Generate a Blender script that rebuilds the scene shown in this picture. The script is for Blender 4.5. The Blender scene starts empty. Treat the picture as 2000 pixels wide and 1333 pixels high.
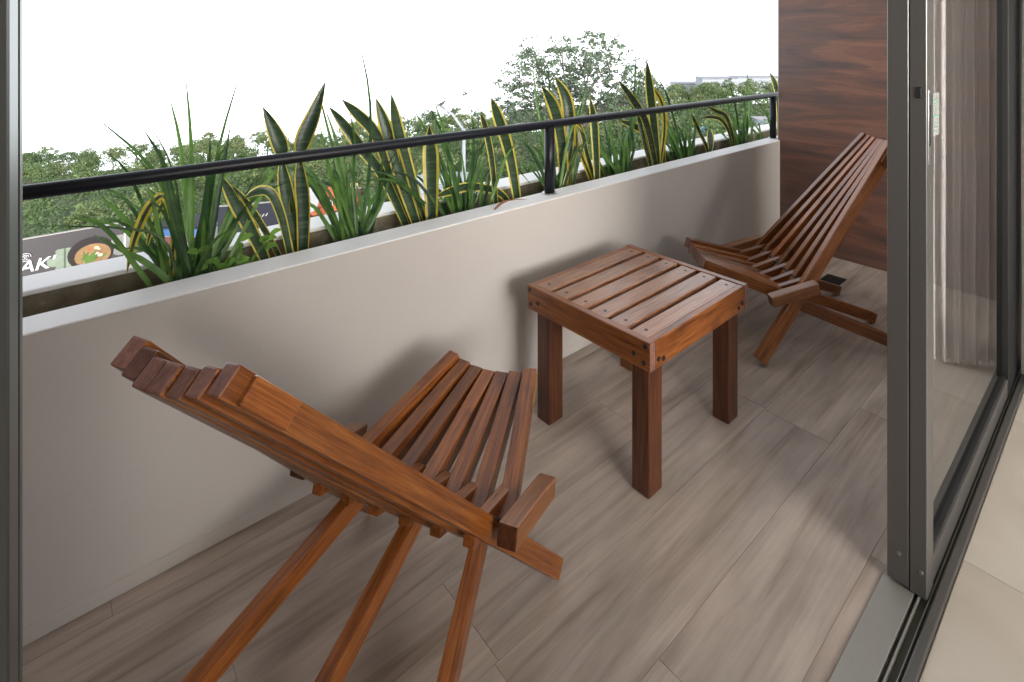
import bpy, bmesh, math, random
from mathutils import Vector, Matrix, noise

# ------------------------------------------------------------------ camera, sky, sun, exposure
scene = bpy.context.scene
root_col = scene.collection
CAM_H, YAW = 1.35, 0.7989                      # eye height above the balcony floor, heading from +X
cam_data = bpy.data.cameras.new("camera")
cam_data.sensor_width = 36.0
cam_data.lens = 19.247
cam_data.shift_x, cam_data.shift_y = -0.07274, -0.28837
cam_data.clip_start, cam_data.clip_end = 0.02, 3000
cam = bpy.data.objects.new("camera", cam_data)
cam.location = (0, 0, CAM_H)
cam.rotation_euler = (math.radians(90), 0, YAW - math.radians(90))
root_col.objects.link(cam)
scene.camera = cam

SUN_AZ = math.atan2(-0.94, -0.33)              # the soft low light comes from the room side
SUN_EL = math.radians(15)
world = bpy.data.worlds.new("World")
scene.world = world
world.use_nodes = True
wn, wl = world.node_tree.nodes, world.node_tree.links
wn.clear()
w_out = wn.new("ShaderNodeOutputWorld")
w_bg = wn.new("ShaderNodeBackground")
w_sky = wn.new("ShaderNodeTexSky")
w_sky.sky_type = 'NISHITA'
w_sky.sun_disc = False
w_sky.sun_elevation = SUN_EL
w_sky.sun_rotation = math.pi / 2 - SUN_AZ
w_sky.dust_density = 2.0
w_sky.air_density = 1.0
# overcast: the sky is nearly colourless, and the pale horizon goes on below eye level
w_tc = wn.new("ShaderNodeTexCoord")
w_sep = wn.new("ShaderNodeSeparateXYZ")
w_max = wn.new("ShaderNodeMath"); w_max.operation = 'MAXIMUM'; w_max.inputs[1].default_value = 0.16
w_com = wn.new("ShaderNodeCombineXYZ")
w_hsv = wn.new("ShaderNodeHueSaturation")
w_hsv.inputs['Saturation'].default_value = 0.22
wl.new(w_tc.outputs['Generated'], w_sep.inputs[0])
wl.new(w_sep.outputs['X'], w_com.inputs['X']); wl.new(w_sep.outputs['Y'], w_com.inputs['Y'])
wl.new(w_sep.outputs['Z'], w_max.inputs[0]); wl.new(w_max.outputs[0], w_com.inputs['Z'])
w_nrm = wn.new("ShaderNodeVectorMath"); w_nrm.operation = 'NORMALIZE'
wl.new(w_com.outputs[0], w_nrm.inputs[0]); wl.new(w_nrm.outputs[0], w_sky.inputs['Vector'])
wl.new(w_sky.outputs[0], w_hsv.inputs['Color'])
wl.new(w_hsv.outputs[0], w_bg.inputs['Color'])
w_bg.inputs['Strength'].default_value = 0.15
wl.new(w_bg.outputs[0], w_out.inputs[0])

sun_data = bpy.data.lights.new("sun", 'SUN')
sun_data.energy = 0.38
sun_data.angle = math.radians(36)
sun_data.color = (1.0, 0.975, 0.95)
sun = bpy.data.objects.new("sun", sun_data)
sd = Vector((math.cos(SUN_AZ) * math.cos(SUN_EL), math.sin(SUN_AZ) * math.cos(SUN_EL), math.sin(SUN_EL)))
sun.rotation_euler = sd.to_track_quat('Z', 'Y').to_euler()
sun.location = (-3, -6, 6)
root_col.objects.link(sun)

scene.view_settings.view_transform = 'Standard'
scene.view_settings.look = 'None'
scene.view_settings.gamma = 1.0
scene.view_settings.use_curve_mapping = False
scene.view_settings.exposure = 2.15
scene.render.engine = 'CYCLES'
scene.cycles.use_denoising = True
scene.cycles.max_bounces = 10
scene.cycles.diffuse_bounces = 6
scene.cycles.transparent_max_bounces = 16

rnd = random.Random(7)
FW = Vector((math.cos(YAW), math.sin(YAW), 0))
RT = Vector((math.sin(YAW), -math.cos(YAW), 0))
EYE = Vector((0, 0, CAM_H))
PX, CX, CY = 1069.3, 1145.5, 89.75

def ray(u, v):
    return FW + RT * ((u - CX) / PX) + Vector((0, 0, (CY - v) / PX))
def at_y(u, v, y):
    d = ray(u, v); return EYE + d * (y / d.y)
def at_d(u, v, d):
    return EYE + ray(u, v) * d

# ------------------------------------------------------------------ materials
MATS = {}
def new_mat(name):
    m = bpy.data.materials.new(name); m.use_nodes = True
    nt = m.node_tree
    return m, nt.nodes, nt.links, nt.nodes['Principled BSDF']
def plain(name, col, rough=0.5, metal=0.0, spec=0.5, noise_amt=0.0, noise_scale=30.0, bump=0.0):
    if name in MATS: return MATS[name]
    m, n, l, b = new_mat(name)
    b.inputs['Base Color'].default_value = (*col, 1)
    b.inputs['Roughness'].default_value = rough
    b.inputs['Metallic'].default_value = metal
    b.inputs['Specular IOR Level'].default_value = spec
    if noise_amt or bump:
        tc = n.new('ShaderNodeTexCoord'); nz = n.new('ShaderNodeTexNoise')
        nz.inputs['Scale'].default_value = noise_scale; nz.inputs['Detail'].default_value = 6
        l.new(tc.outputs['Object'], nz.inputs['Vector'])
        if noise_amt:
            mr = n.new('ShaderNodeMapRange')
            mr.inputs[3].default_value = 1 - noise_amt; mr.inputs[4].default_value = 1 + noise_amt
            l.new(nz.outputs['Fac'], mr.inputs[0])
            mx = n.new('ShaderNodeMix'); mx.data_type = 'RGBA'; mx.blend_type = 'MULTIPLY'
            mx.inputs['Factor'].default_value = 1
            mx.inputs[6].default_value = (*col, 1)
            l.new(mr.outputs[0], mx.inputs[7]); l.new(mx.outputs[2], b.inputs['Base Color'])
        if bump:
            bp = n.new('ShaderNodeBump'); bp.inputs['Strength'].default_value = bump; bp.inputs['Distance'].default_value = 0.004
            l.new(nz.outputs['Fac'], bp.inputs['Height']); l.new(bp.outputs[0], b.inputs['Normal'])
    MATS[name] = m
    return m

def ramp(n, stops):
    r = n.new('ShaderNodeValToRGB')
    e = r.color_ramp.elements
    while len(e) < len(stops): e.new(0.5)
    for k, (p, c) in enumerate(stops):
        e[k].position = p; e[k].color = (*c, 1)
    return r

def wood_mat(name, stops, rough=0.38, along=(2.0, 44, 44), var=0.22, coat=0.15, wear=None):
    """varnished timber: grain runs along each piece's own X axis; every piece differs a little"""
    m, n, l, b = new_mat(name)
    tc = n.new('ShaderNodeTexCoord'); oi = n.new('ShaderNodeObjectInfo')
    mp = n.new('ShaderNodeMapping'); mp.inputs['Scale'].default_value = along
    off = n.new('ShaderNodeVectorMath'); off.operation = 'SCALE'; off.inputs['Scale'].default_value = 37.0
    cv = n.new('ShaderNodeCombineXYZ')
    for k in range(3): l.new(oi.outputs['Random'], cv.inputs[k])
    l.new(cv.outputs[0], off.inputs[0])
    add = n.new('ShaderNodeVectorMath'); add.operation = 'ADD'
    l.new(tc.outputs['Object'], mp.inputs[0]); l.new(mp.outputs[0], add.inputs[0]); l.new(off.outputs[0], add.inputs[1])
    g = n.new('ShaderNodeTexNoise'); g.inputs['Scale'].default_value = 2.2; g.inputs['Detail'].default_value = 8
    g.inputs['Roughness'].default_value = 0.66; g.inputs['Distortion'].default_value = 0.5
    l.new(add.outputs[0], g.inputs['Vector'])
    mpf = n.new('ShaderNodeMapping'); mpf.inputs['Scale'].default_value = (along[0] * 2.5, along[1] * 5, along[2] * 5)
    addf = n.new('ShaderNodeVectorMath'); addf.operation = 'ADD'
    l.new(tc.outputs['Object'], mpf.inputs[0]); l.new(mpf.outputs[0], addf.inputs[0]); l.new(off.outputs[0], addf.inputs[1])
    gf = n.new('ShaderNodeTexNoise'); gf.inputs['Scale'].default_value = 2.0; gf.inputs['Detail'].default_value = 3
    l.new(addf.outputs[0], gf.inputs['Vector'])
    gm = n.new('ShaderNodeMix'); gm.data_type = 'FLOAT'; gm.inputs['Factor'].default_value = 0.38
    l.new(g.outputs['Fac'], gm.inputs[2]); l.new(gf.outputs['Fac'], gm.inputs[3])
    r = ramp(n, stops); l.new(gm.outputs[0], r.inputs[0])
    # piece to piece difference
    mr = n.new('ShaderNodeMapRange'); mr.inputs[3].default_value = 1 - var; mr.inputs[4].default_value = 1 + var
    l.new(oi.outputs['Random'], mr.inputs[0])
    mx = n.new('ShaderNodeMix'); mx.data_type = 'RGBA'; mx.blend_type = 'MULTIPLY'; mx.inputs['Factor'].default_value = 1
    l.new(r.outputs[0], mx.inputs[6]); l.new(mr.outputs[0], mx.inputs[7])
    # dark stains
    st = n.new('ShaderNodeTexNoise'); st.inputs['Scale'].default_value = 7.0; st.inputs['Detail'].default_value = 4
    sa = n.new('ShaderNodeVectorMath'); sa.operation = 'ADD'
    l.new(tc.outputs['Object'], sa.inputs[0]); l.new(off.outputs[0], sa.inputs[1]); l.new(sa.outputs[0], st.inputs['Vector'])
    sr = ramp(n, [(0.30, (0.42, 0.38, 0.36)), (0.44, (1, 1, 1))]); l.new(st.outputs['Fac'], sr.inputs[0])
    mx2 = n.new('ShaderNodeMix'); mx2.data_type = 'RGBA'; mx2.blend_type = 'MULTIPLY'; mx2.inputs['Factor'].default_value = 0.8
    l.new(mx.outputs[2], mx2.inputs[6]); l.new(sr.outputs[0], mx2.inputs[7])
    out = mx2
    if wear:
        wz = n.new('ShaderNodeTexNoise'); wz.inputs['Scale'].default_value = 5.0; wz.inputs['Detail'].default_value = 7
        l.new(add.outputs[0], wz.inputs['Vector'])
        wr = ramp(n, [(0.42, (0, 0, 0)), (0.62, (1, 1, 1))]); l.new(wz.outputs['Fac'], wr.inputs[0])
        mx3 = n.new('ShaderNodeMix'); mx3.data_type = 'RGBA'
        fm = n.new('ShaderNodeMath'); fm.operation = 'MULTIPLY'; fm.inputs[1].default_value = 0.5
        l.new(wr.outputs[0], fm.inputs[0]); l.new(fm.outputs[0], mx3.inputs['Factor'])
        l.new(out.outputs[2], mx3.inputs[6]); mx3.inputs[7].default_value = (*wear, 1)
        out = mx3
    l.new(out.outputs[2], b.inputs['Base Color'])
    rr = n.new('ShaderNodeMapRange'); rr.inputs[3].default_value = rough - 0.08; rr.inputs[4].default_value = rough + 0.14
    l.new(g.outputs['Fac'], rr.inputs[0]); l.new(rr.outputs[0], b.inputs['Roughness'])
    bp = n.new('ShaderNodeBump'); bp.inputs['Strength'].default_value = 0.25; bp.inputs['Distance'].default_value = 0.002
    l.new(g.outputs['Fac'], bp.inputs['Height']); l.new(bp.outputs[0], b.inputs['Normal'])
    b.inputs['Coat Weight'].default_value = coat; b.inputs['Coat Roughness'].default_value = 0.3
    MATS[name] = m
    return m

M_WOOD = wood_mat('varnished_redwood', [(0.34, (0.070, 0.019, 0.005)), (0.5, (0.210, 0.062, 0.012)), (0.66, (0.345, 0.125, 0.028))], rough=0.28, var=0.36, coat=0.2)
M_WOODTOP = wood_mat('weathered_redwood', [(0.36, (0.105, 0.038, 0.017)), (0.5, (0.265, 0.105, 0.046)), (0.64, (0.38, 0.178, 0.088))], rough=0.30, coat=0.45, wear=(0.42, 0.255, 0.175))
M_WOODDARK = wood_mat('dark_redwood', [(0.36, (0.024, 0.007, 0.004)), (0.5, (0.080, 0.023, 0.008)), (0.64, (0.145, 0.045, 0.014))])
M_EDGE = wood_mat('worn_wood_edge', [(0.30, (0.10, 0.040, 0.018)), (0.5, (0.21, 0.095, 0.042)), (0.72, (0.34, 0.19, 0.10))], rough=0.42)
M_HONEY = wood_mat('honey_redwood', [(0.28, (0.090, 0.032, 0.011)), (0.5, (0.245, 0.088, 0.026)), (0.72, (0.36, 0.155, 0.050))], rough=0.34)
M_ENDGRAIN = wood_mat('end_grain', [(0.3, (0.10, 0.048, 0.036)), (0.5, (0.23, 0.115, 0.088)), (0.75, (0.36, 0.20, 0.16))], along=(8, 30, 16), rough=0.38, coat=0.3)
M_PLATE = wood_mat('pale_offcut', [(0.28, (0.16, 0.075, 0.02)), (0.5, (0.30, 0.15, 0.045)), (0.72, (0.42, 0.24, 0.08))])

def plaster_mat():
    m, n, l, b = new_mat('warm_grey_paint')
    tc = n.new('ShaderNodeTexCoord')
    a = n.new('ShaderNodeTexNoise'); a.inputs['Scale'].default_value = 1.3; a.inputs['Detail'].default_value = 6
    f = n.new('ShaderNodeTexNoise'); f.inputs['Scale'].default_value = 14; f.inputs['Detail'].default_value = 9; f.inputs['Roughness'].default_value = 0.62
    l.new(tc.outputs['Object'], a.inputs['Vector']); l.new(tc.outputs['Object'], f.inputs['Vector'])
    r = ramp(n, [(0.3, (0.49, 0.450, 0.415)), (0.7, (0.54, 0.505, 0.472))]); l.new(a.outputs['Fac'], r.inputs[0])
    # hairline cracks and chips
    vo = n.new('ShaderNodeTexVoronoi'); vo.feature = 'DISTANCE_TO_EDGE'; vo.inputs['Scale'].default_value = 1.5
    dn = n.new('ShaderNodeTexNoise'); dn.inputs['Scale'].default_value = 5; dn.inputs['Detail'].default_value = 6
    l.new(tc.outputs['Object'], dn.inputs['Vector'])
    mxv = n.new('ShaderNodeMix'); mxv.data_type = 'RGBA'; mxv.inputs['Factor'].default_value = 0.35
    l.new(tc.outputs['Object'], mxv.inputs[6]); l.new(dn.outputs['Color'], mxv.inputs[7])
    l.new(mxv.outputs[2], vo.inputs['Vector'])
    cr = ramp(n, [(0.0, (0.62, 0.58, 0.54)), (0.0025, (1, 1, 1))]); l.new(vo.outputs['Distance'], cr.inputs[0])
    pm = n.new('ShaderNodeTexNoise'); pm.inputs['Scale'].default_value = 2.1; l.new(tc.outputs['Object'], pm.inputs['Vector'])
    pr_ = ramp(n, [(0.58, (0, 0, 0)), (0.72, (0.6, 0.6, 0.6))]); l.new(pm.outputs['Fac'], pr_.inputs[0])
    mx = n.new('ShaderNodeMix'); mx.data_type = 'RGBA'; mx.blend_type = 'MULTIPLY'
    l.new(pr_.outputs[0], mx.inputs['Factor']); l.new(r.outputs[0], mx.inputs[6]); l.new(cr.outputs[0], mx.inputs[7])
    l.new(mx.outputs[2], b.inputs['Base Color'])
    b.inputs['Roughness'].default_value = 0.62
    bp = n.new('ShaderNodeBump'); bp.inputs['Strength'].default_value = 0.32; bp.inputs['Distance'].default_value = 0.006
    l.new(f.outputs['Fac'], bp.inputs['Height']); l.new(bp.outputs[0], b.inputs['Normal'])
    return m
M_PLASTER = plaster_mat()

def concrete_mat():
    m, n, l, b = new_mat('stained_planter_concrete')
    tc = n.new('ShaderNodeTexCoord')
    a = n.new('ShaderNodeTexNoise'); a.inputs['Scale'].default_value = 6; a.inputs['Detail'].default_value = 9; a.inputs['Roughness'].default_value = 0.65
    l.new(tc.outputs['Object'], a.inputs['Vector'])
    r = ramp(n, [(0.34, (0.085, 0.065, 0.038)), (0.55, (0.20, 0.165, 0.11)), (0.63, (0.40, 0.36, 0.29)), (0.75, (0.44, 0.40, 0.33))])
    l.new(a.outputs['Fac'], r.inputs[0]); l.new(r.outputs[0], b.inputs['Base Color'])
    b.inputs['Roughness'].default_value = 0.85
    return m
M_CONC = concrete_mat()

def tile_mat():
    m, n, l, b = new_mat('wood_look_porcelain')
    tc = n.new('ShaderNodeTexCoord'); oi = n.new('ShaderNodeObjectInfo')
    cv = n.new('ShaderNodeCombineXYZ')
    for k in range(3): l.new(oi.outputs['Random'], cv.inputs[k])
    off = n.new('ShaderNodeVectorMath'); off.operation = 'SCALE'; off.inputs['Scale'].default_value = 23.0
    l.new(cv.outputs[0], off.inputs[0])
    def coords(sc):
        mp = n.new('ShaderNodeMapping'); mp.inputs['Scale'].default_value = sc
        ad = n.new('ShaderNodeVectorMath'); ad.operation = 'ADD'
        l.new(tc.outputs['Object'], mp.inputs[0]); l.new(mp.outputs[0], ad.inputs[0]); l.new(off.outputs[0], ad.inputs[1])
        return ad
    c1 = coords((0.75, 11, 1)); c2 = coords((2.2, 95, 1)); c3 = coords((1.6, 4.0, 1))
    g1 = n.new('ShaderNodeTexNoise'); g1.inputs['Scale'].default_value = 1.7; g1.inputs['Detail'].default_value = 9; g1.inputs['Roughness'].default_value = 0.58; g1.inputs['Distortion'].default_value = 1.1
    g2 = n.new('ShaderNodeTexNoise'); g2.inputs['Scale'].default_value = 1.5; g2.inputs['Detail'].default_value = 5
    g3 = n.new('ShaderNodeTexNoise'); g3.inputs['Scale'].default_value = 2.4; g3.inputs['Detail'].default_value = 4
    l.new(c1.outputs[0], g1.inputs['Vector']); l.new(c2.outputs[0], g2.inputs['Vector']); l.new(c3.outputs[0], g3.inputs['Vector'])
    r1 = ramp(n, [(0.30, (0.250, 0.190, 0.146)), (0.43, (0.362, 0.290, 0.236)), (0.58, (0.425, 0.351, 0.294)), (0.78, (0.455, 0.385, 0.330))])
    l.new(g1.outputs['Fac'], r1.inputs[0])
    r2 = n.new('ShaderNodeMapRange'); r2.inputs[1].default_value = 0.3; r2.inputs[2].default_value = 0.7; r2.inputs[3].default_value = 0.93; r2.inputs[4].default_value = 1.05
    l.new(g2.outputs['Fac'], r2.inputs[0])
    r3 = n.new('ShaderNodeMapRange'); r3.inputs[1].default_value = 0.3; r3.inputs[2].default_value = 0.7; r3.inputs[3].default_value = 0.82; r3.inputs[4].default_value = 1.18
    l.new(g3.outputs['Fac'], r3.inputs[0])
    rv = n.new('ShaderNodeMapRange'); rv.inputs[3].default_value = 0.91; rv.inputs[4].default_value = 1.09
    l.new(oi.outputs['Random'], rv.inputs[0])
    p = n.new('ShaderNodeMath'); p.operation = 'MULTIPLY'; l.new(r2.outputs[0], p.inputs[0]); l.new(r3.outputs[0], p.inputs[1])
    p2 = n.new('ShaderNodeMath'); p2.operation = 'MULTIPLY'; l.new(p.outputs[0], p2.inputs[0]); l.new(rv.outputs[0], p2.inputs[1])
    mx = n.new('ShaderNodeMix'); mx.data_type = 'RGBA'; mx.blend_type = 'MULTIPLY'; mx.inputs['Factor'].default_value = 1
    l.new(r1.outputs[0], mx.inputs[6]); l.new(p2.outputs[0], mx.inputs[7]); l.new(mx.outputs[2], b.inputs['Base Color'])
    b.inputs['Roughness'].default_value = 0.46
    bp = n.new('ShaderNodeBump'); bp.inputs['Strength'].default_value = 0.12; bp.inputs['Distance'].default_value = 0.001
    l.new(g2.outputs['Fac'], bp.inputs['Height']); l.new(bp.outputs[0], b.inputs['Normal'])
    return m
M_TILE = tile_mat()

def cladding_mat():
    m, n, l, b = new_mat('walnut_cladding')
    tc = n.new('ShaderNodeTexCoord'); oi = n.new('ShaderNodeObjectInfo')
    mp = n.new('ShaderNodeMapping'); mp.inputs['Scale'].default_value = (1, 0.75, 6)
    mp2 = n.new('ShaderNodeMapping'); mp2.inputs['Scale'].default_value = (1, 2.5, 70)
    l.new(tc.outputs['Object'], mp.inputs[0]); l.new(tc.outputs['Object'], mp2.inputs[0])
    cv = n.new('ShaderNodeVectorMath'); cv.operation = 'ADD'
    sc = n.new('ShaderNodeMath'); sc.operation = 'MULTIPLY'; sc.inputs[1].default_value = 11
    cx = n.new('ShaderNodeCombineXYZ'); l.new(oi.outputs['Random'], sc.inputs[0]); l.new(sc.outputs[0], cx.inputs[2])
    l.new(mp.outputs[0], cv.inputs[0]); l.new(cx.outputs[0], cv.inputs[1])
    g = n.new('ShaderNodeTexNoise'); g.inputs['Scale'].default_value = 1.6; g.inputs['Detail'].default_value = 8; g.inputs['Distortion'].default_value = 0.9; g.inputs['Roughness'].default_value = 0.6
    h = n.new('ShaderNodeTexNoise'); h.inputs['Scale'].default_value = 1.5; h.inputs['Detail'].default_value = 4
    l.new(cv.outputs[0], g.inputs['Vector']); l.new(mp2.outputs[0], h.inputs['Vector'])
    r = ramp(n, [(0.28, (0.046, 0.034, 0.034)), (0.43, (0.088, 0.049, 0.040)), (0.53, (0.125, 0.060, 0.042)), (0.62, (0.175, 0.080, 0.050)), (0.76, (0.092, 0.062, 0.055))])
    l.new(g.outputs['Fac'], r.inputs[0])
    mr = n.new('ShaderNodeMapRange'); mr.inputs[1].default_value = .3; mr.inputs[2].default_value = .7; mr.inputs[3].default_value = 0.88; mr.inputs[4].default_value = 1.1
    l.new(h.outputs['Fac'], mr.inputs[0])
    mx = n.new('ShaderNodeMix'); mx.data_type = 'RGBA'; mx.blend_type = 'MULTIPLY'; mx.inputs['Factor'].default_value = 1
    l.new(r.outputs[0], mx.inputs[6]); l.new(mr.outputs[0], mx.inputs[7]); l.new(mx.outputs[2], b.inputs['Base Color'])
    b.inputs['Roughness'].default_value = 0.45
    return m
M_CLAD = cladding_mat()

def roomtile_mat():
    m, n, l, b = new_mat('cream_room_tile')
    tc = n.new('ShaderNodeTexCoord'); g = n.new('ShaderNodeTexNoise')
    g.inputs['Scale'].default_value = 2.3; g.inputs['Detail'].default_value = 7; g.inputs['Distortion'].default_value = 1.2
    l.new(tc.outputs['Object'], g.inputs['Vector'])
    r = ramp(n, [(0.3, (0.50, 0.44, 0.37)), (0.7, (0.62, 0.56, 0.49))]); l.new(g.outputs['Fac'], r.inputs[0])
    l.new(r.outputs[0], b.inputs['Base Color']); b.inputs['Roughness'].default_value = 0.3
    return m
M_ROOMTILE = roomtile_mat()
M_GROUT = plain('grey_grout', (0.24, 0.205, 0.17), 0.9)
M_GROUTR = plain('tan_grout', (0.36, 0.30, 0.24), 0.9)
M_ALU = plain('bronze_anodised_aluminium', (0.140, 0.134, 0.126), 0.36, 0.4, 0.5, 0.05, 90)
M_ALUL = plain('satin_threshold_aluminium', (0.36, 0.35, 0.315), 0.42, 0.5, 0.5, 0.06, 40)
M_RUB_SHADE = plain('black_rubber_and_shade', (0.012, 0.012, 0.012), 0.6)
M_STEEL = plain('brushed_steel', (0.42, 0.42, 0.40), 0.3, 1.0)
M_RAIL = plain('black_painted_steel', (0.006, 0.007, 0.011), 0.40, 0.0, 0.35, 0.15, 25, 0.05)
M_BOLT = plain('dark_bolt', (0.02, 0.019, 0.018), 0.5, 0.3)
M_SOIL = plain('planter_soil', (0.035, 0.022, 0.013), 0.95, 0, 0.3, 0.5, 40, 1.0)
M_WHITE = plain('white_ceiling_paint', (0.74, 0.72, 0.69), 0.7)
M_WALLR = plain('room_wall_paint', (0.13, 0.12, 0.11), 0.7)
M_CURTAIN, n_, l_, b_ = new_mat('grey_voile')
b_.inputs['Base Color'].default_value = (0.86, 0.83, 0.81, 1); b_.inputs['Roughness'].default_value = 0.8
b_.inputs['Sheen Weight'].default_value = 0.2

def glass_mat():
    m = bpy.data.materials.new('door_glass'); m.use_nodes = True
    n, l = m.node_tree.nodes, m.node_tree.links
    n.clear()
    o = n.new('ShaderNodeOutputMaterial'); mix = n.new('ShaderNodeMixShader'); fr = n.new('ShaderNodeFresnel')
    fr.inputs['IOR'].default_value = 3.2
    t = n.new('ShaderNodeBsdfTransparent'); t.inputs[0].default_value = (0.50, 0.52, 0.51, 1)
    g = n.new('ShaderNodeBsdfGlossy'); g.inputs['Roughness'].default_value = 0.0; g.inputs['Color'].default_value = (1, 1, 1, 1)
    l.new(fr.outputs[0], mix.inputs[0]); l.new(t.outputs[0], mix.inputs[1]); l.new(g.outputs[0], mix.inputs[2]); l.new(mix.outputs[0], o.inputs[0])
    return m
M_GLASS = glass_mat()

def leaf_mat(name, c0, c1, trans=0.35, rough=0.42, band=None):
    m, n, l, b = new_mat(name)
    tc = n.new('ShaderNodeTexCoord'); oi = n.new('ShaderNodeObjectInfo')
    nz = n.new('ShaderNodeTexNoise'); nz.inputs['Scale'].default_value = 14; nz.inputs['Detail'].default_value = 4
    l.new(tc.outputs['Object'], nz.inputs['Vector'])
    r = ramp(n, [(0.3, c0), (0.7, c1)])
    ad = n.new('ShaderNodeMath'); ad.operation = 'MULTIPLY_ADD'; ad.inputs[1].default_value = 0.45
    l.new(oi.outputs['Random'], ad.inputs[0])
    sb = n.new('ShaderNodeMath'); sb.operation = 'SUBTRACT'; sb.inputs[1].default_value = 0.22
    l.new(nz.outputs['Fac'], sb.inputs[0]); l.new(sb.outputs[0], ad.inputs[2]); l.new(ad.outputs[0], r.inputs[0])
    src = r.outputs[0]
    if band:
        wv = n.new('ShaderNodeTexNoise'); wv.inputs['Scale'].default_value = 1.0; wv.inputs['Detail'].default_value = 3
        mp = n.new('ShaderNodeMapping'); mp.inputs['Scale'].default_value = (9, 9, 85)
        l.new(tc.outputs['Object'], mp.inputs[0]); l.new(mp.outputs[0], wv.inputs['Vector'])
        br = ramp(n, [(0.47, (0, 0, 0)), (0.60, (1, 1, 1))]); l.new(wv.outputs['Fac'], br.inputs[0])
        mx = n.new('ShaderNodeMix'); mx.data_type = 'RGBA'; l.new(br.outputs[0], mx.inputs['Factor'])
        l.new(src, mx.inputs[6]); mx.inputs[7].default_value = (*band, 1); src = mx.outputs[2]
    l.new(src, b.inputs['Base Color']); b.inputs['Roughness'].default_value = rough
    tr = n.new('ShaderNodeBsdfTranslucent'); l.new(src, tr.inputs['Color'])
    ms = n.new('ShaderNodeMixShader'); ms.inputs[0].default_value = trans
    out = n['Material Output']
    l.new(b.outputs[0], ms.inputs[1]); l.new(tr.outputs[0], ms.inputs[2]); l.new(ms.outputs[0], out.inputs[0])
    MATS[name] = m
    return m
M_BLADE = leaf_mat('grass_blade_green', (0.022, 0.062, 0.018), (0.125, 0.245, 0.050))
M_SNAKE = leaf_mat('snake_leaf_green', (0.010, 0.030, 0.014), (0.026, 0.060, 0.024), 0.10, 0.36, band=(0.045, 0.080, 0.042))
M_MARGIN = leaf_mat('snake_leaf_yellow_margin', (0.46, 0.34, 0.03), (0.62, 0.52, 0.10), 0.3, 0.4)
M_WEED = leaf_mat('weed_leaf', (0.09, 0.21, 0.03), (0.20, 0.36, 0.06), 0.4)
M_DRY = plain('dry_leaf_brown', (0.22, 0.10, 0.055), 0.8)

# ------------------------------------------------------------------ object helpers
def tag(o, label=None, cat=None, group=None, kind=None):
    if label: o["label"] = label
    if cat: o["category"] = cat
    if group: o["group"] = group
    if kind: o["kind"] = kind
    return o
def empty(name, loc=(0, 0, 0), rz=0.0):
    o = bpy.data.objects.new(name, None); o.empty_display_size = 0.1
    o.location = loc; o.rotation_euler = (0, 0, rz)
    root_col.objects.link(o); return o
def obj(name, me, mat=None, parent=None, matrix=None):
    o = bpy.data.objects.new(name, me)
    if mat is not None:
        mats = mat if isinstance(mat, (list, tuple)) else [mat]
        if not me.materials:
            for m in mats: me.materials.append(m)
    if parent is not None: o.parent = parent
    if matrix is not None: o.matrix_basis = matrix
    root_col.objects.link(o); return o
def from_bm(name, bm, smooth=False):
    me = bpy.data.meshes.new(name)
    bm.normal_update(); bm.to_mesh(me); bm.free()
    if smooth:
        for p in me.polygons: p.use_smooth = True
    return me
def box_mesh(name, x0, x1, y0, y1, z0, z1, bev=0.0, seg=1):
    bm = bmesh.new()
    r = bmesh.ops.create_cube(bm, size=1)
    bmesh.ops.scale(bm, vec=(x1 - x0, y1 - y0, z1 - z0), verts=bm.verts)
    bmesh.ops.translate(bm, vec=((x0 + x1) / 2, (y0 + y1) / 2, (z0 + z1) / 2), verts=bm.verts)
    if bev > 0: bmesh.ops.bevel(bm, geom=bm.edges[:], offset=bev, segments=seg, affect='EDGES', profile=0.5)
    return from_bm(name, bm)
def cyl_mesh(name, r, h, seg=16, r2=None):
    bm = bmesh.new()
    bmesh.ops.create_cone(bm, cap_ends=True, segments=seg, radius1=r, radius2=r if r2 is None else r2, depth=h)
    me = from_bm(name, bm)
    for p in me.polygons: p.use_smooth = len(p.vertices) == 4
    return me
def frame(p0, p1, up=(0, 0, 1)):
    """matrix with X along p0->p1, Z as near 'up' as possible, origin at p0"""
    p0 = Vector(p0); x = (Vector(p1) - p0); L = x.length; x.normalize()
    z = Vector(up); y = z.cross(x); y.normalize(); z = x.cross(y)
    m = Matrix((x, y, z)).transposed().to_4x4(); m.translation = p0
    return m, L
def stick(name, p0, p1, w, d, mat, parent, up=(0, 0, 1), bev=0.0035, ends=None, round_end=0.0):
    m, L = frame(p0, p1, up)
    bm = bmesh.new()
    bmesh.ops.create_cube(bm, size=1)
    bmesh.ops.scale(bm, vec=(L, w, d), verts=bm.verts)
    bmesh.ops.translate(bm, vec=(L / 2, 0, 0), verts=bm.verts)
    if round_end > 0:      # round the far upper edge, as the stub ends are
        ed = [e for e in bm.edges if all(v.co.x > L * 0.9 for v in e.verts) and abs(e.verts[0].co.z - e.verts[1].co.z) < 1e-6]
        bmesh.ops.bevel(bm, geom=ed, offset=round_end, segments=4, affect='EDGES', profile=0.5)
    bmesh.ops.bevel(bm, geom=[e for e in bm.edges if e.calc_face_angle(0) > 0.6], offset=bev, segments=2, affect='EDGES', profile=0.6)
    me = from_bm(name, bm)
    for mm in (mat, ends or mat, M_EDGE): me.materials.append(mm)
    for p in me.polygons:
        if abs(p.normal.x) > 0.9: p.material_index = 1
        elif max(abs(c) for c in p.normal) < 0.9 and p.area < 0.004 and round_end == 0: p.material_index = 2
    return obj(name, me, None, parent, m)
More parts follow.
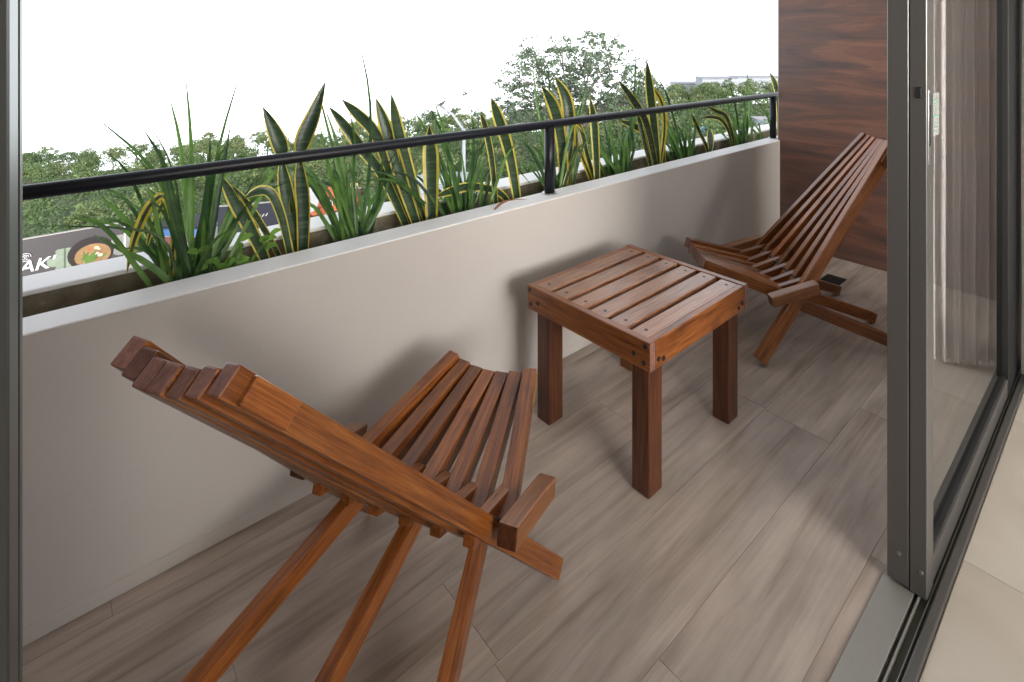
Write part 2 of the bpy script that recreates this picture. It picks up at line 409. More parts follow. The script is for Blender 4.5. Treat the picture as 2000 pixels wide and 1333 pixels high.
def catmull(pts, n):
    P = [pts[0] * 2 - pts[1]] + pts + [pts[-1] * 2 - pts[-2]]
    out = []; k = len(pts) - 1
    for i in range(n + 1):
        t = i / n * k; s = min(int(t), k - 1); f = t - s
        a, b, c, d = P[s:s + 4]
        out.append(0.5 * ((2 * b) + (c - a) * f + (2 * a - 5 * b + 4 * c - d) * f * f + (3 * b - a - 3 * c + d) * f ** 3))
    return out
def tube(bm, pts, radii, seg=8):
    rings = []
    for i, p in enumerate(pts):
        t = (pts[min(i + 1, len(pts) - 1)] - pts[max(i - 1, 0)]).normalized()
        a = t.orthogonal().normalized() if i == 0 else (a - t * a.dot(t)).normalized()
        b = t.cross(a)
        rings.append([bm.verts.new(p + (a * math.cos(2 * math.pi * k / seg) + b * math.sin(2 * math.pi * k / seg)) * radii[i]) for k in range(seg)])
    for i in range(len(rings) - 1):
        for k in range(seg):
            f = bm.faces.new((rings[i][k], rings[i][(k + 1) % seg], rings[i + 1][(k + 1) % seg], rings[i + 1][k])); f.smooth = True
    bm.faces.new(rings[0][::-1]); bm.faces.new(rings[-1])

# ------------------------------------------------------------------ dimensions of the place
PAR_Y0, PAR_Y1, PAR_H = 1.764, 1.875, 0.701      # parapet between the balcony and the trough
OUT_Y0, OUT_Y1 = 2.074, 2.211                     # outer trough wall
WALL_X = 3.567
SILL = 0.475

# ------------------------------------------------------------------ balcony floor: plank tiles
bed = obj('balcony_floor', box_mesh('balcony_floor', -1.6, 3.6, SILL, PAR_Y0, -0.16, -0.0012), M_GROUT)
tag(bed, kind='structure')
rows = [(0.475, 0.514, 0.35), (0.514, 0.753, 0.955), (0.753, 0.996, 0.69), (0.996, 1.238, 0.70 + 0.4), (1.238, 1.471, 0.28), (1.471, 1.710, 0.83), (1.710, 1.764, 0.1)]
rows[3] = (0.996, 1.238, 0.70)
for (y0, y1, xs) in rows:
    x = xs - 1.2 * math.ceil((xs + 1.6) / 1.2)
    while x < WALL_X:
        a, c = max(x, -1.6), min(x + 1.2, WALL_X)
        if c - a > 0.01:
            t = obj('floor_tile', box_mesh('floor_tile', a + 0.0006 - (a + c) / 2, c - 0.0006 - (a + c) / 2, y0 - (y0 + y1) / 2 + 0.0006, (y1 - y0) / 2 - 0.0006, -0.005, 0.0, 0.0003), M_TILE, bed,
                    Matrix.Translation(((a + c) / 2, (y0 + y1) / 2, 0)))
        x += 1.2
# floor drain near the clad wall
drain = empty('floor_drain', (3.225, 1.27, 0.0))
tag(drain, 'small square black floor drain behind the far chair', 'drain')
obj('frame', box_mesh('frame', -.055, .055, -.055, .055, 0.0005, .003, .001), M_RUB_SHADE, drain)
for k in range(5):
    obj('slot', box_mesh('slot', -.045, .045, -.042 + k * .019, -.034 + k * .019, .003, .0045), M_BOLT, drain)

# ------------------------------------------------------------------ parapet, trough, railing
M_CAPSKY = plain('off_white_cap_and_skylit_top', (0.78, 0.765, 0.755), 0.6, 0, 0.4, 0.06, 5, 0.15)  # cap paint; also carries the sky brightness painted on the parapet top
par = empty('parapet_wall', (0, PAR_Y0, 0))
obj('wall_body', box_mesh('wall_body', -2.4, 4.6, 0, PAR_Y1 - PAR_Y0, -0.4, PAR_H - 0.006), M_PLASTER, par)
obj('skylit_top', box_mesh('skylit_top', -2.4, 4.6, -0.0004, PAR_Y1 - PAR_Y0 + .0006, PAR_H - 0.006, PAR_H, 0.0025, 2), M_CAPSKY, par)  # sky brightness on the wall top, put in as a paler colour
obj('skirting', box_mesh('skirting', -0.298, WALL_X - .001, -0.0028, -0.0003, 0.0008, 0.040, 0.001), M_PLASTER, par)
tag(par, 'long grey-beige plastered parapet wall between the balcony floor and the plants', 'wall')
outer = empty('planter_wall', (0, OUT_Y0, 0))
tag(outer, 'outer concrete wall of the plant trough with pale cap', 'wall')
obj('wall_body', box_mesh('wall_body', -2.4, 4.6, 0.0, OUT_Y1 - OUT_Y0 - .004, -0.6, PAR_H - 0.014), M_CONC, outer)
obj('cap', box_mesh('cap', -2.4, 4.6, -0.003, OUT_Y1 - OUT_Y0, PAR_H - 0.014, PAR_H, 0.003), M_CAPSKY, outer)
# soil: lumpy sheet
bm = bmesh.new()
NX, NY = 180, 8
g = [[bm.verts.new((-2.4 + 7.0 * i / NX, PAR_Y1 + (OUT_Y0 - PAR_Y1) * j / NY, 0.585 + 0.022 * noise.noise(Vector((i * .35, j * .5, 3.1))))) for j in range(NY + 1)] for i in range(NX + 1)]
for i in range(NX):
    for j in range(NY): bm.faces.new((g[i][j], g[i + 1][j], g[i + 1][j + 1], g[i][j + 1]))
tag(obj('soil', from_bm('soil', bm, True), M_SOIL), 'dark crumbly soil filling the plant trough', 'soil', kind='stuff')

rail = empty('balcony_railing', (0, 1.84, PAR_H))
tag(rail, 'black round steel handrail on short posts along the parapet', 'railing')
RH = 1.005 - PAR_H
obj('handrail', cyl_mesh('handrail', 0.018, 6.6, 24), M_RAIL, rail, Matrix.Translation((0.95, 0, RH)) @ Matrix.Rotation(math.pi / 2, 4, 'Y'))
for px in (-0.49, 1.564, 3.618):
    obj('post', cyl_mesh('post', 0.0225, RH - 0.012, 20), M_RAIL, rail, Matrix.Translation((px, 0, (RH - 0.012) / 2)))
    ft = obj('base_plate', cyl_mesh('base_plate', 0.034, 0.004, 20), M_STEEL, rail, Matrix.Translation((px, 0, 0.0025)))

# ------------------------------------------------------------------ wood clad end wall
clad = empty('clad_wall', (WALL_X, 0, 0))
tag(clad, 'dark walnut wood clad wall closing the far end of the balcony', 'wall')
obj('wall_core', box_mesh('wall_core', 0.012, 0.20, 0.474, 1.772, -0.16, 2.62), plain('brown_core', (0.08, 0.05, 0.035), 0.7), clad)
for (z0, z1) in ((0.002, 0.699), (0.7005, 2.62)):
    obj('panel', box_mesh('panel', 0.0, 0.012, 0.474, 1.774, z0 - (z0 + z1) / 2, z1 - (z0 + z1) / 2, 0.0012), M_CLAD, clad, Matrix.Translation((0, 0, (z0 + z1) / 2)))
obj('edge_trim', box_mesh('edge_trim', -0.001, 0.2, 1.774, 1.778, PAR_H + .002, 2.62), plain('trim_grey', (0.32, 0.28, 0.25), 0.5), clad)

# ------------------------------------------------------------------ building shell seen only by the light: ceilings, side walls, an added blocking wall
tag(obj('balcony_ceiling', box_mesh('balcony_ceiling', -2.4, 4.6, 0.34, 1.45, 2.62, 2.85), M_WHITE), kind='structure')
tag(obj('room_ceiling', box_mesh('room_ceiling', -2.4, 4.6, -3.6, 0.338, 2.62, 2.85), M_WHITE), kind='structure')
tag(obj('facade_wall', box_mesh('facade_wall', -2.4, -0.075, 0.345, 0.47, -0.16, 2.62), M_PLASTER), 'plastered facade wall left of the door opening', 'wall')
tag(obj('near_light_blocker', box_mesh('near_light_blocker', -0.45, -0.30, 0.4705, 2.40, -0.16, 2.62), M_CLAD), 'unseen walnut clad wall added to shade the near end of the balcony', 'wall')  # unseen, added to block sky light and darken the left side
tag(obj('room_side_wall', box_mesh('room_side_wall', 3.6, 3.75, -3.6, 0.34, -0.16, 2.62), M_WALLR), 'dark painted side wall of the room behind the curtain', 'wall')
tag(obj('room_left_wall', box_mesh('room_left_wall', -2.4, -2.25, -3.6, 0.34, -0.16, 2.62), M_WALLR), 'dark painted side wall of the room by the camera', 'wall')

# unseen wall added behind the room; its opening limits and aims the low light
bm = bmesh.new()
for (x0, x1, z0, z1) in ((-2.25, -0.6, -.16, 2.62), (2.3, 3.6, -.16, 2.62), (-0.6, 2.3, -.16, 1.05), (-0.6, 2.3, 2.45, 2.62)):
    v = [bm.verts.new((x, y, z)) for x in (x0, x1) for y in (-3.6, -3.45) for z in (z0, z1)]
    for q in ((0, 1, 3, 2), (4, 6, 7, 5), (0, 4, 5, 1), (2, 3, 7, 6), (0, 2, 6, 4), (1, 5, 7, 3)): bm.faces.new([v[i] for i in q])
tag(obj('room_light_mask', from_bm('room_light_mask', bm), M_WALLR), 'unseen wall added behind the room with a wide opening that shapes the light', 'wall')

# ------------------------------------------------------------------ room floor
rf = obj('room_floor', box_mesh('room_floor', -2.4, 3.6, -3.6, 0.342, -0.16, -0.003), M_GROUTR)
tag(rf, kind='structure')
ys = [-3.6, -3.14, -2.36, -1.58, -0.80, -0.02 - 0.0, 0.341]
for i in range(8):
    x0 = 1.712 - 0.772 * 5 + 0.772 * i
    for j in range(len(ys) - 1):
        a, c = max(x0, -2.4), min(x0 + 0.772, 3.6)
        if c - a < .02: continue
        obj('floor_tile', box_mesh('floor_tile', -(c - a) / 2 + .0012, (c - a) / 2 - .0012, -(ys[j + 1] - ys[j]) / 2 + .0012, (ys[j + 1] - ys[j]) / 2 - .0012, -0.004, 0.0, 0.0005), M_ROOMTILE, rf,
            Matrix.Translation(((a + c) / 2, (ys[j] + ys[j + 1]) / 2, 0)))

# ------------------------------------------------------------------ sliding door
door_sill = empty('door_sill', (0, 0.34, 0))
tag(door_sill, 'low grey aluminium door sill with sliding track between room and balcony', 'door sill')
Y = lambda y: y - 0.34
obj('inner_ledge', box_mesh('inner_ledge', -0.05, 3.59, Y(0.3425), Y(0.364), -0.02, 0.012, 0.003, 2), M_ALU, door_sill)
obj('track_bed', box_mesh('track_bed', -0.05, 3.59, Y(0.364), Y(0.404), -0.02, -0.006), plain('track_dark', (0.055, 0.053, 0.04), 0.6), door_sill)
obj('track_rail', box_mesh('track_rail', -0.05, 3.59, Y(0.3895), Y(0.3935), -0.006, 0.006, 0.001), M_ALUL, door_sill)
obj('thin_lip', box_mesh('thin_lip', -0.05, 3.59, Y(0.3715), Y(0.3735), -0.006, 0.003), M_ALUL, door_sill)
obj('threshold_plate', box_mesh('threshold_plate', -0.05, 3.59, Y(0.402), Y(0.4745), -0.02, 0.004, 0.0015), M_ALUL, door_sill)

DX = 1.51
door = empty('sliding_door', (DX, 0.374, 0))
tag(door, 'bronze aluminium sliding glass door slid open on the right', 'door')
obj('stile', box_mesh('stile', 0.0, 0.058, 0.0, 0.037, 0.009, 2.45, 0.0015), M_ALU, door)
obj('stile', box_mesh('stile', 0.0, 0.055, 0.0395, 0.088, 0.012, 2.45, 0.0015), M_ALU, door)
obj('stile_groove', box_mesh('stile_groove', 0.004, 0.05, 0.036, 0.041, 0.012, 2.45), M_RUB_SHADE, door)
obj('stile', box_mesh('stile', 1.10, 1.46, 0.0, 0.037, 0.009, 2.45, 0.0015), M_RUB_SHADE, door)  # far stile of the same door, its shade put in as black
obj('bottom_rail', box_mesh('bottom_rail', 0.058, 1.10, 0.002, 0.035, 0.010, 0.075, 0.0015), M_ALU, door)
obj('gasket', box_mesh('gasket', 0.058, 1.10, 0.009, 0.028, 0.0752, 0.083), M_RUB_SHADE, door)
obj('gasket', box_mesh('gasket', 0.0582, 0.063, 0.006, 0.0305, 0.083, 2.44), M_RUB_SHADE, door)
gl = bmesh.new()
vs = [gl.verts.new(c) for c in ((0.058, 0.0185, 0.08), (1.10, 0.0185, 0.08), (1.10, 0.0185, 2.45), (0.058, 0.0185, 2.45))]
gl.faces.new(vs)
obj('pane', from_bm('pane', gl), M_GLASS, door)
lk = obj('lock_plate', box_mesh('lock_plate', 0.012, 0.030, -0.0015, 0.0, 1.06, 1.243, 0.0006), M_STEEL, door)
obj('recess', box_mesh('recess', 0.0155, 0.0265, -0.0025, -0.0016, 1.105, 1.205), M_RUB_SHADE, lk)
for z in (1.068, 1.236): obj('screw', cyl_mesh('screw', 0.004, 0.002, 10), M_STEEL, lk, Matrix.Translation((0.021, -0.0022, z)) @ Matrix.Rotation(math.pi / 2, 4, 'X'))
obj('catch', box_mesh('catch', -0.003, 0.0, 0.010, 0.023, 1.222, 1.25, 0.002), M_RUB_SHADE, door)
for (y, z) in ((0.012, 0.07), (0.060, 0.085)):
    obj('screw', cyl_mesh('screw', 0.005, 0.002, 12), M_STEEL, door, Matrix.Translation((-0.001, y, z)) @ Matrix.Rotation(math.pi / 2, 4, 'Y'))
# paper sticker left on the glass
stk = empty('glass_sticker', (DX + 0.100, 0.391, 1.114))
tag(stk, 'pale translucent sticker with green lines on the door glass', 'sticker')
m_, n_, l_, b_ = new_mat('sticker_film'); b_.inputs['Base Color'].default_value = (0.62, 0.64, 0.60, 1); b_.inputs['Alpha'].default_value = 0.28; b_.inputs['Roughness'].default_value = .4
obj('film', box_mesh('film', 0.0, 0.085, -0.0004, 0.0, 0.0, 0.112), m_, stk)
mgreen = plain('sticker_green', (0.10, 0.36, 0.24), 0.5)
for k, z in enumerate((0.012, 0.022, 0.032, 0.050, 0.066, 0.075, 0.084, 0.093)):
    obj('print_line', box_mesh('print_line', 0.008, 0.064 + 0.012 * (k % 3 == 0), -0.0008, -0.0005, z, z + (0.0035 if k in (3, 7) else 0.0015)), mgreen, stk)

jamb = empty('door_jamb', (-0.0138, 0.345, 0))
tag(jamb, 'dark aluminium door jamb at the left edge of the opening', 'door jamb')
obj('post', box_mesh('post', -0.06, 0.0, 0.0, 0.085, 0.012, 2.62, 0.003, 2), plain('dark_jamb_aluminium', (0.045, 0.045, 0.041), .45, .2), jamb)
obj('lip', box_mesh('lip', -0.055, 0.0006, 0.0855, 0.123, 0.005, 2.62, 0.002), MATS['dark_jamb_aluminium'], jamb)

# curtain bunched inside the room beside the glass
bm = bmesh.new()
rowsz = 26; cols = 150
p0, p1 = Vector((2.69, 0.150, 0)), Vector((2.87, 0.362, 0)); dv = (p1 - p0); nv = Vector((dv.y, -dv.x, 0)).normalized()
grid = []
for i in range(cols + 1):
    s = i / cols; col = []
    for j in range(rowsz + 1):
        z = 2.55 * j / rowsz + 0.012
        w = 0.030 * math.sin(s * 2 * math.pi * 5.3 + 0.9 * math.sin(s * 7)) * (0.8 + 0.35 * noise.noise(Vector((s * 12, z * 0.7, 0)))) + 0.007 * math.sin(s * 2 * math.pi * 15 + z * .6)
        flare = 0.03 * max(0, 0.35 - z) / 0.35 * noise.noise(Vector((s * 15, 2.2, 0)))
        col.append(bm.verts.new(p0 + dv * s + nv * (w + flare) + Vector((0.012 * noise.noise(Vector((s * 8, z * 1.3, 5))), 0, z))))
    grid.append(col)
for i in range(cols):
    for j in range(rowsz): bm.faces.new((grid[i][j], grid[i + 1][j], grid[i + 1][j + 1], grid[i][j + 1])).smooth = True
tag(obj('curtain', from_bm('curtain', bm), M_CURTAIN), 'pale grey gathered curtain hanging to the floor beside the glass door', 'curtain')

# ------------------------------------------------------------------ table
TX, TY, TR = 1.5228, 1.2973, 0.0151
table = empty('side_table', (TX, TY, 0), TR)
tag(table, 'square reddish wooden side table with slatted top between the two chairs', 'table')
HX, HY, TH, TB = 0.2855, 0.2824, 0.4834, 0.3977
th = 0.025
for s in (-1, 1):
    x = s * (HX - th / 2)
    stick('apron', (x, -HY, (TH + TB) / 2), (x, HY, (TH + TB) / 2), th, TH - TB, M_WOOD, table, ends=M_ENDGRAIN, bev=0.003)
    y = s * (HY - th / 2)
    stick('apron', (-HX + th + .0006, y - s * .001, (TH + TB) / 2 - .0008), (HX - th - .0006, y - s * .001, (TH + TB) / 2 - .0008), th, TH - TB - .001, M_WOOD, table, bev=0.003)
inner = 2 * (HY - th); sw = 0.0685; gap = (inner - 6 * sw) / 5
for k in range(6):
    y = -HY + th + sw / 2 + k * (sw + gap)
    wob = rnd.uniform(-0.0012, 0.0006)
    sl = stick('slat', (-HX + th + .001, y, TH - 0.011 + wob), (HX - th - .001, y, TH - 0.011 + wob + rnd.uniform(-.001, .001)), sw - .0016, 0.019, M_WOODTOP, table, bev=0.0022)
    for e in (0.032, 2 * (HX - th) - 0.034):
        obj('screw_head', cyl_mesh('screw_head', 0.0060, 0.0025, 12), plain('dull_screw', (0.07, 0.058, 0.05), 0.5, .3), sl, Matrix.Translation((e, rnd.uniform(-.006, .006), 0.0090)))
for sx in (-1, 1):
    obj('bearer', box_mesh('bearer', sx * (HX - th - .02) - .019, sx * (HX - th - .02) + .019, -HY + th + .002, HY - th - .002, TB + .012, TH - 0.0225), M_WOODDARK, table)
lw = 0.066
for sx in (-1, 1):
    for sy in (-1, 1):
        cx_, cy_ = sx * (HX - th - lw / 2 - .0005), sy * (HY - th - lw / 2 - .0005)
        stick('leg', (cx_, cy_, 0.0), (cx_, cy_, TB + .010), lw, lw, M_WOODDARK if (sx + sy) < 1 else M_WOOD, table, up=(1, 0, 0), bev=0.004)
bolt = cyl_mesh('bolt_head', 0.0075, 0.004, 12); bolt.materials.append(M_BOLT)
for s in (-1, 1):
    for sy in (-1, 1):
        for (dy, z) in ((0.022, TB + .022), (0.016, TH - .014), (0.06, TB + .036)):
            obj('bolt_head', bolt, None, table, Matrix.Translation((s * (HX + .0005), sy * (HY - dy), z)) @ Matrix.Rotation(math.pi / 2, 4, 'Y'))
    for sx in (-1, 1):
        for (dx, z) in ((0.04, TB + .026), (0.065, TB + .018)):
            obj('bolt_head', bolt, None, table, Matrix.Translation((sx * (HX - dx), s * (HY - .0005), z)) @ Matrix.Rotation(math.pi / 2, 4, 'X'))

# ------------------------------------------------------------------ folding stick chairs
def make_chair(loc, rz, label, P, seed):
    R = random.Random(seed)
    c = empty('folding_stick_chair', (loc[0], loc[1], 0), rz)
    tag(c, label, 'chair', 'folding stick chairs')
    T, D = 0.0305, P['d']
    bdir = Vector((P['uc'] - P['ub'], 0, P['zc'] - P['zb'])); bl = bdir.length
    sslope = (P['zs'] - P['z0']) / (P['us'] - P['u0'])
    # seat sticks, packed at the front, fanned at the crossing
    for i in range(-3, 4):
        f = i / 3; sag = 1 - f * f
        p_front = Vector((P['us'] - 0.012 * sag, f * P['ws'], P['zs'] - 0.024 * sag))
        ue = 0.062 if abs(i) < 3 else 0.075
        w_end = P['ws'] + (P['we'] - P['ws']) * (P['us'] - ue) / (P['us'] - 0.05)
        p_rear = Vector((ue, f * w_end, P['zs'] - sslope * (P['us'] - ue) - 0.010 * sag))
        s_ = stick('seat_stick', p_rear, p_front, 0.0412, 0.046, M_WOOD, c, ends=M_ENDGRAIN)
        if abs(i) == 3:
            m, L = frame(p_rear, p_front)
            obj('end_plate', box_mesh('end_plate', L - 0.085, L - 0.012, 0.0165 * (1 if i > 0 else -1) - .006, 0.0165 * (1 if i > 0 else -1) + .006, -0.021, 0.017, 0.002), M_PLATE if seed == 3 else M_WOOD, s_)
    # back sticks; the two outer ones run on down to the floor as front legs
    for i in range(-3, 4):
        f = i / 3; sag = 1 - f * f
        top = Vector((P['ub'] - 0.012 * sag + R.uniform(-.002, .002), f * P['wb'], P['zb'] - 0.012 * sag + R.uniform(-.002, .002)))
        s_end = 1.03 if abs(i) < 3 else (P['zb'] - 0.024) / (P['zb'] - P['zc'])
        q = lambda s: Vector((P['ub'] + (P['uc'] - P['ub']) * s, f * (P['wb'] + (P['wc'] - P['wb']) * s), P['zb'] + (P['zc'] - P['zb']) * s))
        end = q(s_end) - Vector((0.006, 0, 0.004)) * sag
        s_ = stick('back_stick', end, top, T, D + (0.002 if abs(i) == 3 else 0), M_WOOD, c, up=(0.76, 0, 0.65), ends=M_ENDGRAIN)
        if abs(i) == 3:
            m, L = frame(end, top, (0.76, 0, 0.65)); sg = -1 if i > 0 else 1
            obj('end_plate', box_mesh('end_plate', L - 0.125, L - 0.030, sg * (T / 2 + .005) - .006, sg * (T / 2 + .005) + .006, -0.0195, 0.0195, 0.002), M_WOOD, s_)
    # short cross stubs between the seat sticks and a stout block at each side
    zline = lambda u: P['z1'] + (P['z2'] - P['z1']) * (u - P['u1']) / (P['u2'] - P['u1'])
    for k in range(6):
        v = (k - 2.5) * 2 * P['we'] / 6.0
        fe = P['u2'] - (0.05, 0.06, 0.018)[int(abs(k - 2.5) - .5) if abs(k - 2.5) > 2 else int(abs(k - 2.5))]
        stick('stub', (P['u1'] - 0.028, v, zline(P['u1'] - 0.028) - .012), (fe, v, zline(fe) - (.012 if abs(k - 2.5) > 2 else .024)), 0.028, 0.042, M_WOOD, c, round_end=0.020)
    for sg in (-1, 1):
        stick('side_block', (P['u1'] - .01, sg * P['w1'], zline(P['u1'] - .01)), (P['u2'], sg * P['w1'], zline(P['u2'])), 0.046, 0.046, M_HONEY, c, ends=M_WOODDARK, bev=0.005)
    # three rear legs
    for sg in (-1, 0, 1):
        a = Vector((P['ut'], sg * P['wt'], P['zt'])); b_ = Vector((P['ur'], sg * P['wr'], 0.0235)); a = a + (a - b_) * 0.10
        stick('rear_leg', a, b_, 0.033, 0.046, M_WOOD, c, ends=M_ENDGRAIN)
    rodm = cyl_mesh('rod', 0.005, 2 * P['w1'] + .03, 10)
    obj('rod', rodm, M_BOLT, c, Matrix.Translation((0.04, 0, zline(0.04))) @ Matrix.Rotation(math.pi / 2, 4, 'X'))
    return c
BASE = dict(us=.446, zs=.380, ws=.127, u0=.161, z0=.282, we=.245, ub=-.481, zb=.892, wb=.098, uc=.034, zc=.289, wc=.230,
            ur=-.453, wr=.307, ut=.061, zt=.216, wt=.179, u1=.008, z1=.320, u2=.210, z2=.272, w1=.284, d=.041)
make_chair((0.554, 1.191), 0.462, 'reddish wooden slatted folding chair in the foreground seen from behind', BASE, 3)
make_chair((2.51, 1.212), 2.481, 'reddish wooden slatted folding chair at the far end facing the camera', dict(BASE, d=.055), 5)

# ------------------------------------------------------------------ plants in the trough
def ribbon(name, pts, width, mats, parent, margin=0.0, twist=0.0, fold=0.25, n=12, prof='blade', origin=Vector((0, 0, 0)), pinch=0.0):
    """a curved leaf along pts; margin>0 adds yellow edges as faces of their own"""
    P = catmull([Vector(p) for p in pts], n)
    bm = bmesh.new(); rings = []
    for i, p in enumerate(P):
        s = i / n
        t = (P[min(i + 1, n)] - P[max(i - 1, 0)]).normalized()
        view = (p - EYE).normalized()
        side = t.cross(view)
        if side.length < 0.15: side = t.cross(Vector((0, 1, 0)))
        side.normalize()
        side = Matrix.Rotation(twist * (0.4 + 0.8 * s), 3, t) @ side
        nor = side.cross(t).normalized()
        if prof == 'blade': w = width * (0.55 + 0.45 * min(1, s * 4)) * (1 - max(0, (s - 0.30) / 0.70) ** 2.6) + 0.0007
        elif prof == 'snake':
            w = width * (0.40 + 0.60 * math.sin(min(1, s * 1.35) * math.pi / 2)) * (1 - max(0, (s - 0.70) / 0.30) ** 2.1) + 0.0006
            if pinch: w *= 1 - .62 * math.exp(-((s - pinch) / .085) ** 2)
        else: w = width * math.sin(math.pi * min(1, 0.08 + 0.92 * s)) ** 0.7 + 0.0004
        if margin > 0:
            offs = [(-1, 0), (-(1 - margin), .55), (0, 1), (1 - margin, .55), (1, 0)]
        else:
            offs = [(-1, 0), (0, 1), (1, 0)]
        rings.append([bm.verts.new(p - origin + side * (o * w / 2) + nor * (h * fold * w / 2)) for o, h in offs])
    m = len(rings[0])
    for i in range(n):
        for k in range(m - 1):
            f = bm.faces.new((rings[i][k], rings[i][k + 1], rings[i + 1][k + 1], rings[i + 1][k])); f.smooth = True
            if margin > 0 and k in (0, m - 2): f.material_index = 1
    me = from_bm(name, bm)
    return obj(name, me, mats, parent)

def px_leaf(poly, y0, y1, soil=0.58):
    """photo positions (2000 px wide) on the trough, from the soil up"""
    k = len(poly) - 1
    pts = [at_y(u, v, y0 + (y1 - y0) * (i / k) ** 1.5) for i, (u, v) in enumerate(poly)]
    d = (pts[0] - pts[1]).normalized()
    b = pts[0] + Vector((0, 0, 0)) 
    if b.z > soil + 0.01:
        lean = d.x / max(0.35, -d.z) if d.z < 0 else 0
        pts.insert(0, Vector((b.x + max(-.5, min(.5, lean)) * (b.z - soil) * .7, y0, soil)))
    return pts

def grass_plant(base, tips, label, n_extra, spread, height, seed, w=0.0140):
    R = random.Random(seed)
    b0 = at_y(base[0], base[1], 1.972); o = Vector((b0.x, 1.972, 0.58))
    e = empty('blade_leaf_plant', o)
    tag(e, label, 'plant', 'grassy plants in the trough')
    for poly in tips:
        ww = w
        if isinstance(poly, tuple): poly, ww = poly
        y0 = 1.972 + R.uniform(-.05, .05)
        pts = px_leaf(poly, y0, max(1.905, y0 + R.uniform(-.06, .14)))
        ribbon('leaf', pts, ww * R.uniform(.9, 1.15), M_BLADE, e, twist=R.uniform(-.7, .7), fold=.35, n=11, origin=o)
    for k in range(n_extra):
        a = R.gauss(0, 1) * spread; h = height * R.uniform(.45, 1.0); x = o.x + R.uniform(-.05, .05)
        yb = 1.972 + R.uniform(-.055, .055); yt = max(1.90, min(2.25, yb + R.uniform(-.08, .22)))
        dr = abs(a) * h * R.uniform(.0, .12)
        pts = [Vector((x, yb, .575)), Vector((x + a * h * .45, yb + (yt - yb) * .3, .575 + h * .5)), Vector((x + a * h * .8, yb + (yt - yb) * .7, .575 + h * .86 - dr * .3)), Vector((x + a * h * 1.15, yt, .575 + h - dr))]
        ribbon('leaf', pts, w * R.uniform(.65, 1.05), M_BLADE, e, twist=R.uniform(-1, 1), fold=.35, n=9, origin=o)
    return e

def snake_plant(base, leaves, label, seed):
    R = random.Random(seed)
    b0 = at_y(base[0], base[1], 1.975); o = Vector((b0.x, 1.975, 0.58))
    e = empty('snake_plant', o)
    tag(e, label, 'plant', 'snake plants in the trough')
    for (poly, wpx, *pin) in leaves:
        y0 = 1.975 + R.uniform(-.045, .04)
        pts = px_leaf(poly, y0, max(1.91, y0 + R.uniform(-.05, .10)))
        mid = poly[len(poly) // 2]
        d = (at_y(mid[0], mid[1], y0) - EYE).dot(FW)
        ribbon('leaf', pts, wpx / PX * d * 0.95, [M_SNAKE, M_MARGIN], e, margin=pin[1] if len(pin) > 1 else R.uniform(.18, .34), twist=R.uniform(-.35, .35), fold=.3, n=18, prof='snake', origin=o, pinch=pin[0] if pin else 0.0)
    return e

